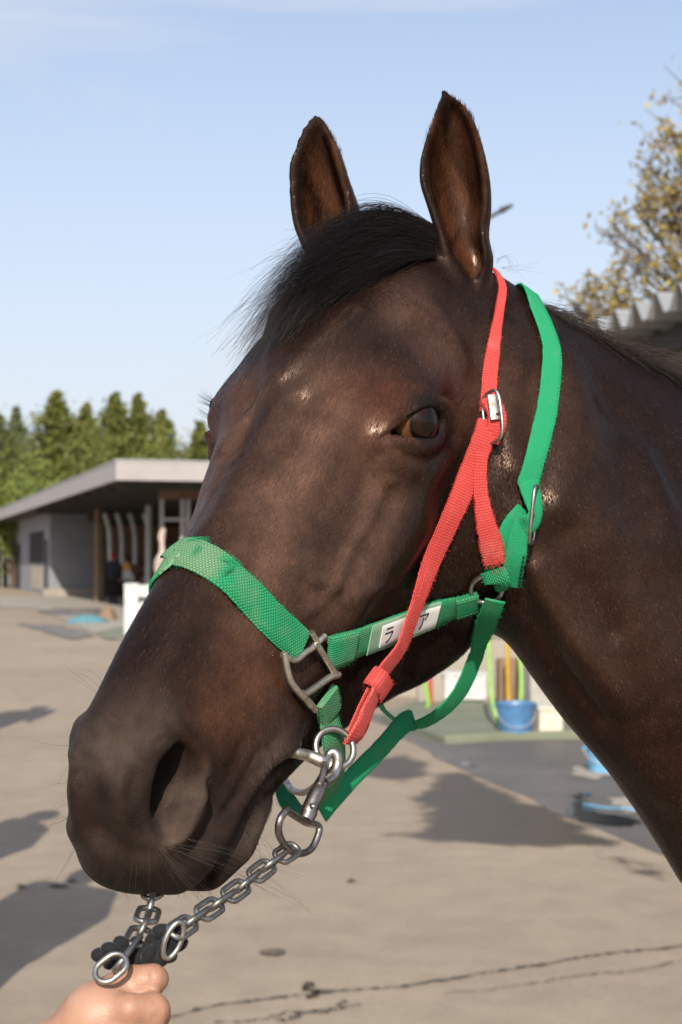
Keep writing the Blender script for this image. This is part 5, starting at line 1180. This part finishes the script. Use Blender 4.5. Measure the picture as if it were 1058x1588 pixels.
o = smooth_by_angle(MB().tube([gd(668, 15.4, .05), gd(667, 15.4, .42)], .02, 8).build('red_stick', 'red_plastic'), 60); tag(o, 'thin red stick beside the beige bin', 'stick')
o = smooth_by_angle(MB().tube([tuple(ground(757, 1146)) , tuple(ground(772, 1144) + [0, 0, .04])], .02, 8).build('pipe_end', 'white_paint'), 60); tag(o, 'short white pipe lying beside the mid blue bucket', 'pipe')
o = tag(MB().box(gd(560, 17.0, 0), gd(980, 17.3, .62)).build('low_wall', 'pale_concrete'), 'low pale concrete wall behind the wash place', 'wall')

# corrugated roof at the right
varied('sheet_metal', (.22, .225, .23), (.30, .305, .31), .45, 2, .05, .5, .2); varied('dark_steelwork', (.035, .035, .036), (.05, .05, .05), .7, 3, .1)
SHED = thing('shed', 'open shed with deeply folded sheet metal roof behind the neck', 'shed', (4.5, 12, 0))
eA, eB = np.array([1.85, 16.8]), np.array([3.35, 9.6]); ed = eB - eA; Lr = np.linalg.norm(ed); ed = ed/Lr; eo = np.array([-ed[1], ed[0]]); eo = eo if eo[0] > 0 else -eo
pit = .46; nrib = int(Lr/pit)
for k in range(nrib):                       # every folded rib is a sheet of its own
    s0 = k*pit; pr = [(0, 0), (.05, 0), (.19, .19), (.25, .19), (.41, 0), (.4599, 0)]; V = []
    for side in (0, 7.0):
        for a, z in pr:
            p = eA + ed*(s0 + a) + eo*side; V.append((p[0], p[1], 3.56 + z + side*.035))
        for a, z in pr[::-1]:
            p = eA + ed*(s0 + a) + eo*side; V.append((p[0], p[1], 3.56 + z - .012 + side*.035))
    m_ = 12; obj('roof_rib', V, [(i, (i+1) % m_, m_ + (i+1) % m_, m_ + i) for i in range(m_)] + [tuple(range(m_))[::-1], tuple(range(m_, 2*m_))], 'sheet_metal', SHED, smooth=False)
def beam(name, a, b, w_, h, mat_, parent):
    a = np.array(a, float); b = np.array(b, float); d = unit(b - a); s_ = unit(np.cross(d, [0, 0, 1.0])) if abs(d[2]) < .9 else np.array([1.0, 0, 0]); u_ = np.cross(s_, d)
    V = [p + s_*w_/2*i + u_*h/2*j for p in (a, b) for i, j in ((-1, -1), (1, -1), (1, 1), (-1, 1))]
    return obj(name, V, [(0, 1, 5, 4), (1, 2, 6, 5), (2, 3, 7, 6), (3, 0, 4, 7), (3, 2, 1, 0), (4, 5, 6, 7)], mat_, parent, smooth=False)
for off in (.5, 3.4, 6.5):
    a = eA + eo*off; b_ = eB + eo*off; beam('purlin', (*a, 3.44 + off*.035), (*b_, 3.44 + off*.035), .12, .20, 'dark_steelwork', SHED)
for f_ in (.02, .5, .98):
    for off in (.5, 6.5):
        p = eA + ed*Lr*f_ + eo*off; beam('post', (*p, 0), (*p, 3.34 + off*.035), .14, .14, 'dark_steelwork', SHED)
p0, p1 = eA + eo*6.7, eB + eo*6.7; beam('back_wall', (*p0, 1.85), (*p1, 1.85), .12, 3.4, 'dark_steelwork', SHED)
p0, p1 = eA + eo*.7, eA + eo*6.6; beam('end_wall', (*p0, 1.85), (*p1, 1.85), .12, 3.1, 'dark_steelwork', SHED)

# ------------------------------------------------------------------ stable building at the left
varied('fascia_paint', (.30, .27, .26), (.36, .325, .31), .55, 1.5, .05, .4); varied('roof_sheet', (.30, .30, .31), (.38, .38, .39), .5, 2, .05, .4); varied('grey_cladding', (.20, .20, .212), (.25, .25, .265), .7, 2, .1, .4)
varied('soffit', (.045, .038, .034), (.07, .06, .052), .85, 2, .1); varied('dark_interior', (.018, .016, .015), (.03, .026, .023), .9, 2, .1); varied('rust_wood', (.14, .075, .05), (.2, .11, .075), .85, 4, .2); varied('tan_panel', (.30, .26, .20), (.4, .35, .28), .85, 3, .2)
C0 = np.array([-5.53, 38.0]); e1 = np.array([.958, .285]); e2 = np.array([-.285, .958])
def sb(u, v, z): p = C0 + e1*u + e2*v; return np.array([p[0], p[1], z])
def sbox(name, u0, u1, v0, v1, z0, z1, mat_, parent):
    V = [sb(u, v, z) for z in (z0, z1) for u, v in ((u0, v0), (u1, v0), (u1, v1), (u0, v1))]
    return obj(name, V, [(3, 2, 1, 0), (4, 5, 6, 7), (0, 1, 5, 4), (1, 2, 6, 5), (2, 3, 7, 6), (3, 0, 4, 7)], mat_, parent, smooth=False)
ST = thing('stable', 'long grey stable with pale deep eaves in front of the cedars', 'stable', tuple(sb(6, 20, 0)))
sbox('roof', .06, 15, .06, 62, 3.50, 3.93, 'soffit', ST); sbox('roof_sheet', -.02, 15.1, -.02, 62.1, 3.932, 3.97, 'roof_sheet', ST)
for nm, a in (('fascia', (-.0, 15, -.0, .055, 3.46, 3.928)), ('fascia', (-.0, .055, .058, 62, 3.46, 3.928))): sbox(nm, *a, 'fascia_paint', ST)
for k in range(10): sbox('rafter', .25, 14.6, 1.2 + k*2.4, 1.32 + k*2.4, 3.28, 3.497, 'soffit', ST)
sbox('wall', 1.2, 3.1, 27, 60, 0, 3.495, 'grey_cladding', ST)
for k in range(7): sbox('cladding_batten', 1.40 + k*.25, 1.43 + k*.25, 26.985, 26.999, .25, 3.48, 'grey_cladding', ST)
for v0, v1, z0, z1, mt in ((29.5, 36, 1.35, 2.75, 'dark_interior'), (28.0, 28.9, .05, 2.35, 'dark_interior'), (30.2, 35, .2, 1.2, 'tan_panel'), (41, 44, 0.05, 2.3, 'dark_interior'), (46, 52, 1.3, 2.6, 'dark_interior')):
    o = sbox('opening_shade' if mt == 'dark_interior' else 'panel', 1.17, 1.199, v0, v1, z0, z1, mt, ST)  # dark panels on the solid wall stand in for the shade of openings
sbox('plinth', .9, 3.4, 26.4, 26.98, 0, .30, 'pale_concrete', ST)
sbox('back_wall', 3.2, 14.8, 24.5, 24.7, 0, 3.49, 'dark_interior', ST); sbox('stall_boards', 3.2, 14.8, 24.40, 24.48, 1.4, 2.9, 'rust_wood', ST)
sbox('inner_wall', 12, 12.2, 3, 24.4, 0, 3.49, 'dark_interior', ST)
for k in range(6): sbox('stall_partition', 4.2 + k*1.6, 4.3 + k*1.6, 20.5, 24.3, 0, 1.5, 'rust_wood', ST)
sbox('header_beam', 1.6, 12, 18, 18.15, 2.85, 3.27, 'soffit', ST)
def bent(px, y_, z0, zt, mat_, r=.05, bend=.35):
    P = [gd(px, y_, z0), gd(px, y_, zt*.55), gd(px - 1, y_, zt*.78), gd(px - 5, y_ - bend, zt*.92), gd(px - 9, y_ - bend*1.5, zt)]
    smooth_by_angle(MB().tube(catmull(np.array(P), 24), r, 8).build('bent_pipe', mat_, ST), 60)
for px in (171, 190, 210, 232): bent(px, 54, 1.35, 3.1, 'galvanised', .075)
for px, y_ in ((152, 55), (158, 56.5), (231, 51)): smooth_by_angle(MB().tube([gd(px, y_, 0), gd(px, y_, 3.3)], .11, 8).build('post', 'weathered_wood' if px < 200 else 'galvanised', ST), 60)
# glazed porch nearer the corner of the eaves
PO = thing('porch_frame', 'white post frame under a brown beam near the halter noseband', 'frame', tuple(gd(275, 40.5, 0)))
for px in (251, 283, 292, 322): smooth_by_angle(beam('post', gd(px, 40.5, 0), gd(px, 40.5, 3.08), .10, .10, 'fascia_paint', PO), 30)
beam('beam', gd(246, 40.5, 3.26), gd(345, 40.9, 3.26), .14, .34, 'rust_wood', PO); beam('rail', gd(251, 40.45, 2.55), gd(292, 40.45, 2.55), .05, .07, 'fascia_paint', PO)
tw = MB(); t_ = np.linspace(0, 1, 14)
tw.tube(np.array([gd(254 - 7*a - 2*math.sin(a*9), 39.6 + .06*math.sin(a*9), 2.3 - 1.15*a) for a in t_]), .05 + .07*t_ + .03*np.sin(t_*11), 7)
varied('pale_cloth', (.42, .32, .27), (.55, .44, .38), .9, 5, .3); o = tw.build('hanging_cloth', 'pale_cloth', None, True); tag(o, 'pinkish bundle of cloth hanging on the white post frame', 'cloth')
# things in front of the stable
FEN = thing('rail_fence', 'white painted post and rail fence in front of the stable', 'fence', tuple(ground(204, 985)))
g = ground(204, 985); MB().box((g[0] - .13, g[1] - .1, 0), (g[0] + .14, g[1] + .1, 1.03)).build('post', 'white_paint', FEN); MB().box((g[0] + .145, g[1] - .04, .76), (g[0] + 3.4, g[1] + .04, 1.0)).build('rail', 'white_paint', FEN); MB().box((g[0] + 3.41, g[1] - .1, 0), (g[0] + 3.65, g[1] + .1, 1.03)).build('post', 'white_paint', FEN)
beam('brace', (g[0] + .15, g[1], .62), (g[0] + .7, g[1], .06), .10, .2, 'white_paint', FEN)
o = rbox('feed_bin', 'orange and white bin on a stand behind the white rail', 'bin', 203, 932, .62, .5, .30, 'orange_plastic', 0, 1.12); g = np.array(o.location)
MB().box(g + [-.30, .02, -.36], g + [.30, .48, -.004]).build('lower_drum', 'white_paint', o); MB().tube([g + [0, .2, -1.12], g + [0, .2, -.37]], .06, 8).build('stand', 'galvanised', o)
add_person('groom in dark clothes and a red cap standing in front of the stalls', tuple(gd(176, 52, 0)), math.radians(150), ['skin', 'navy_cloth', 'black_cloth', 'boot_rubber', 'red_cloth'], PM)
varied('bay_coat', (.06, .022, .012), (.10, .04, .02), .6, 3, .1)
def far_horse():
    parts = [([(0, 0, 1.18), (.9, 0, 1.2)], [.30, .31], .1), ([(-.1, 0, 1.3), (-.55, 0, 1.62)], [.19, .13], .1), ([(-.55, 0, 1.66), (-.92, 0, 1.36)], [.11, .06], .05), ([(-.5, .05, 1.75), (-.5, .06, 1.9)], [.04, .012], .03), ([(-.5, -.05, 1.75), (-.5, -.06, 1.9)], [.04, .012], .03), ([(1.2, 0, 1.35), (1.3, 0, .7)], [.06, .05], .05)]
    for s in (-1, 1): parts += [([(-.02, .14*s, 1.0), (-.02, .14*s, .5), (-.02, .14*s, .06)], [.12, .06, .055], .06), ([(1.0, .14*s, 1.0), (1.12, .14*s, .55), (1.05, .14*s, .06)], [.16, .06, .055], .06)]
    def fn(g):
        d = np.full(g[0].shape, 9., np.float32)
        for p, r_, k in parts: d = smin(d, sd_chain(g, np.array(p, float), np.array(r_)), k)
        return d
    return sdf_mesh((-1.1, -.5, -.05), (1.6, .5, 2.05), .03, fn)
fP, fQ = far_horse(); fc = gd(214, 56.5, 0); fh = thing('horse', 'far brown horse tied up in the stable stalls', 'horse', tuple(fc)); obj('body', fP + fc, fQ, 'bay_coat', fh)
def heap(name, label, cat, px, py, rx, ry, h, mat_):
    g = ground(px, py); n_, m_ = 14, 7; V = []; 
    for j in range(m_):
        f_ = j/(m_-1)
        for i in range(n_):
            a = i*2*math.pi/n_; k = (1 - f_*.92)*(1 + .18*math.sin(3*a + px) + rng.normal()*.05); V.append(g + np.array([rx*k*math.cos(a), ry*k*math.sin(a), h*(1 - (1 - f_)**2) + (rng.normal()*.03*h if 0 < j else 0)]))
    F = [(j*n_ + i, j*n_ + (i+1) % n_, (j+1)*n_ + (i+1) % n_, (j+1)*n_ + i) for j in range(m_-1) for i in range(n_)] + [tuple((m_-1)*n_ + i for i in range(n_))]
    o = obj(name, V, F, mat_); return tag(o, label, cat)
heap('tarpaulin', 'turquoise tarpaulin heap lying on the yard by the stable', 'tarpaulin', 134, 966, .50, .4, .20, 'teal_tarp')
heap('tarpaulin', 'grey blue tarpaulin crumpled behind the turquoise heap', 'tarpaulin', 132, 955, .75, .6, .20, 'damp_concrete')
heap('straw_heap', 'small brown heap beside the turquoise tarpaulin', 'heap', 168, 962, .25, .4, .34, 'weathered_wood')
for px, col, nm, lb in ((119, 'white_paint', 'marker_post', 'thin white marker post in front of the grey stable wall'), (141, 'sky_plastic', 'tap_stand', 'blue and white tap stand beside the wooden stable post')):
    g = ground(px, 922); o = smooth_by_angle(MB().tube([g, g + [0, 0, .55], g + [0, 0, .82]], [.10, .085, .07], 10).build(nm, col), 40); tag(o, lb, 'post')
# second low building at the far left and the lamp arm behind the ear
FB = thing('outbuilding', 'low outbuilding with grey roof beyond the far end of the stable', 'building', tuple(gd(-30, 82, 0)))
MB().box(gd(-110, 82, 0), gd(4, 86, 2.4)).build('wall', 'grey_cladding', FB); MB().box(gd(-120, 81.2, 2.42), gd(19, 87, 3.2)).build('roof', 'roof_sheet', FB)
for px in (2, 14): MB().box(gd(px, 81.5, 0), gd(px + 3, 81.7, 2.415)).build('post', 'fascia_paint', FB)
LM = thing('street_lamp', 'slender dark lamp arm poking out behind the near ear', 'street lamp', tuple(gd(735, 30, 0)))
smooth_by_angle(MB().tube([gd(735, 30, 0), gd(735, 30, 7.9)], [.09, .06], 10).build('pole', 'dark_steelwork', LM), 60)
smooth_by_angle(MB().tube([gd(735, 30, 7.9), gd(758, 30, 8.16), gd(779, 30, 8.30)], [.045, .04, .04], 8).build('arm', 'dark_steelwork', LM), 60)
smooth_by_angle(MB().tube([gd(778, 30, 8.305), gd(797, 30, 8.42)], [.07, .03], 8).build('lamp_head', 'dark_steelwork', LM), 60)

# ------------------------------------------------------------------ trees
def leafmat(name, c1, c2, c3):
    m, nt, b = mat(name, c1, .6, 0, .3); a = N(nt, 'ShaderNodeAttribute', attribute_name='coat'); r = ramp(nt, a.outputs['Fac'], [(0, c1), (.5, c2), (1, c3)]); nt.links.new(r.outputs[0], b.inputs['Base Color'])
    tr = N(nt, 'ShaderNodeBsdfTranslucent'); nt.links.new(r.outputs[0], tr.inputs[0]); ms = N(nt, 'ShaderNodeMixShader'); ms.inputs[0].default_value = .3
    nt.links.new(b.outputs[0], ms.inputs[1]); nt.links.new(tr.outputs[0], ms.inputs[2]); nt.links.new(ms.outputs[0], nt.nodes['Material Output'].inputs[0])
leafmat('cedar_leaf', (.085, .10, .022), (.15, .165, .034), (.22, .22, .055)); leafmat('blue_cedar_leaf', (.09, .115, .055), (.13, .155, .075), (.17, .19, .10)); leafmat('bush_leaf', (.13, .17, .035), (.19, .23, .05), (.25, .28, .07)); leafmat('autumn_leaf', (.20, .135, .035), (.36, .26, .06), (.48, .38, .11))
varied('bark', (.08, .055, .04), (.14, .10, .075), .9, 4, .6, .2, stretch=(5, 5, .6)); varied('grey_bark', (.13, .115, .10), (.20, .18, .155), .9, 4, .5, .2, stretch=(5, 5, .6))
def leaf_mesh(name, C, size, mat_, parent, up_bias=.3, drop=0.0, asp=.5):
    n = len(C); d = unit(rng.normal(size=(n, 3)) + [0, 0, up_bias]); t = unit(np.cross(d, rng.normal(size=(n, 3)))); s = (size*rng.uniform(.6, 1.4, n))[:, None]
    u = np.cross(d, t)*s; t = t*s*asp; C = C + np.array([0, 0, -drop])
    V = np.stack([C - u, C + t*.9 - u*.1, C + u, C - t*.9 + u*.1], 1).reshape(-1, 3)
    return fast_mesh(name, V, 1, [(0, 1, 2, 3)], n, 4, mat_, parent, np.repeat(rng.random((n, 1))*np.ones((1, 3)), 4, 0))
def conifer(label, base, h, r, mat_, n=15000, group='cedars behind the stable', dense=1.0):
    t = thing('cedar_tree', label, 'tree', tuple(base), group); base = np.array(base, float)
    smooth_by_angle(MB().tube([base, base + [0, 0, h*.5], base + [0, 0, h*.97]], [r*.13, r*.08, .02], 8).build('trunk', 'bark', t), 60)
    mb = MB(); C = []; nb = 90
    for i in range(nb):
        z = .10 + .88*(i + rng.random())/nb; a = i*2.399 + rng.normal()*.4; L = r*(1 - z)**.95*rng.uniform(.5, 1.25)*1.15 + .10*r*(1 - z); tip = base + np.array([math.cos(a)*L, math.sin(a)*L, h*z + L*.20]); b0 = base + [0, 0, h*z - L*.05]
        mb.tube([b0, (b0 + tip)/2 + [0, 0, -.03*L], tip], [.035*r*(1 - z) + .01, .02*r*(1 - z) + .006, .005], 4)
        k = int(n/nb*(.45 + 1.1*(1 - z))); f_ = rng.random(k)**.65; w_ = L*.24*(1.15 - f_*.5) + .05; C.append(b0 + (tip - b0)*f_[:, None] + rng.normal(size=(k, 3))*w_[:, None]*[1, 1, .8])
    mb.build('branches', 'bark', t)['kind'] = 'stuff'; C = np.vstack(C); leaf_mesh('crown', C, .026*r + .06, mat_, t, .5)
    return t
CED = [(-4, 640, 84, 3.2, 'blue_cedar_leaf', 'hazy bluish cedar ending the row beyond the outbuilding'), (24, 628, 96, 3.0, 'blue_cedar_leaf', 'bluish narrow topped cedar next to the tall green one'), (86, 602, 88, 3.9, 'cedar_leaf', 'tallest green cedar of the row behind the stable roof'), (133, 622, 92, 3.2, 'cedar_leaf', 'shorter cedar tucked between the tallest one and the pointed one'), (178, 604, 88, 3.6, 'cedar_leaf', 'pointed cedar above the corner of the stable eaves'), (214, 606, 90, 3.2, 'cedar_leaf', 'cedar with loose twin top beside the pointed one'), (250, 632, 86, 3.0, 'cedar_leaf', 'low cedar sloping down from the twin topped one'), (310, 650, 84, 3.2, 'cedar_leaf', 'small cedar nearest the horse brow'), (352, 640, 88, 2.8, 'cedar_leaf', 'cedar hidden behind the horse brow')]
for px, pt, y_, r_, mt, lb in CED:
    h = CAMZ + (HOR - pt)/FPX*y_; conifer(lb, gd(px, y_, 0), h, r_, mt)
def bush(label, px, py_top, y_, w_, mat_, n=1500):
    h = CAMZ + (HOR - py_top)/FPX*y_; base = gd(px, y_, 0); t = thing('bush', label, 'bush', tuple(base), 'bushes behind the stable'); mb = MB(); C = []
    for i in range(9):
        a = rng.uniform(0, 6.28); e = base + [math.cos(a)*w_*.5*rng.random(), math.sin(a)*w_*.4, h*rng.uniform(.5, .92)]; mb.tube([base, (base + e)/2, e], [.07, .05, .02], 5); k = n//9; C.append(e + rng.normal(size=(k, 3))*[w_*.22, w_*.2, h*.16])
    mb.build('stems', 'bark', t); leaf_mesh('foliage', np.vstack(C), .13, mat_, t)
bush('light green bush rising over the eaves below the tallest cedar', 62, 738, 78, 2.4, 'bush_leaf'); bush('low light green bush rising above the far end of the stable eaves', 22, 752, 80, 2.2, 'bush_leaf'); bush('dull green bush filling in under the low cedars', 270, 690, 80, 3.5, 'cedar_leaf', 2500); bush('dark bush under the pointed cedar', 165, 690, 82, 3.5, 'cedar_leaf', 2500); bush('dull bush under the bluish cedars', -15, 690, 82, 3.0, 'cedar_leaf', 2500)
# autumn tree over the shed: trunk outside the right edge, boughs reaching over the roof
def broadleaf(label, base, h, clusters, seed=5):
    r_ = np.random.default_rng(seed); t = thing('autumn_tree', label, 'tree', tuple(base)); base = np.array(base, float); mb = MB(); C = []
    tr = catmull([base, base + [.1, .1, h*.35], base + [-.1, 0, h*.65], base + [0, .1, h]], 24); mb.tube(tr, np.linspace(.20, .05, 24), 8)
    for c, rad, n in clusters:
        f_ = np.clip((c[2] - 1.6)/h - .12, .25, .95); b0 = tr[int(f_*23)]; mid = (b0 + c)/2 + r_.normal(size=3)*.15 + [0, 0, .15]; lim = catmull([b0, mid, c], 12); mb.tube(lim, np.linspace(.06, .02, 12), 5)
        for k in range(16):
            s0 = lim[r_.integers(5, 12)]; e = c + r_.normal(size=3)*rad*[.75, .75, .6]; m_ = (s0 + e)/2 + r_.normal(size=3)*.08; tw = catmull([s0, m_, e], 7); mb.tube(tw, np.linspace(.018, .006, 7), 4)
            for q in tw[2:]:
                kk = int(n/100*r_.uniform(.0, 2.0)); C.append(q + r_.normal(size=(kk, 3))*.075)
    mb.build('trunk', 'grey_bark', t, True); leaf_mesh('crown', np.vstack(C), .052, 'autumn_leaf', t, .2, asp=.6)
AD = 23.0
def ac(px, py, dy=0): y_ = AD + dy; return np.array([(px - CX)/FPX*y_, y_, CAMZ + (HOR - py)/FPX*y_])
CL = [(ac(1048, 205), .42, 420), (ac(1010, 250, .4), .26, 180), (ac(1062, 268, -.3), .40, 420), (ac(985, 318), .34, 380), (ac(1032, 330, .5), .36, 380), (ac(955, 345), .18, 130), (ac(975, 405), .30, 260), (ac(1040, 395, -.4), .34, 300), (ac(915, 445), .28, 330), (ac(955, 462, .3), .30, 330), (ac(892, 475), .22, 170), (ac(1010, 455, .6), .34, 300), (ac(1070, 440), .4, 300), (ac(1115, 190, .5), .6, 500), (ac(1130, 330), .7, 600), (ac(1190, 260, 1), .7, 600), (ac(1180, 420, .5), .7, 600), (ac(1110, 120, 1), .5, 400), (ac(1250, 340, 1), .7, 500)]
broadleaf('autumn tree with sparse olive yellow leaves above the shed roof', ac(1150, 868 + 1.5*FPX/AD), 8.4, CL)
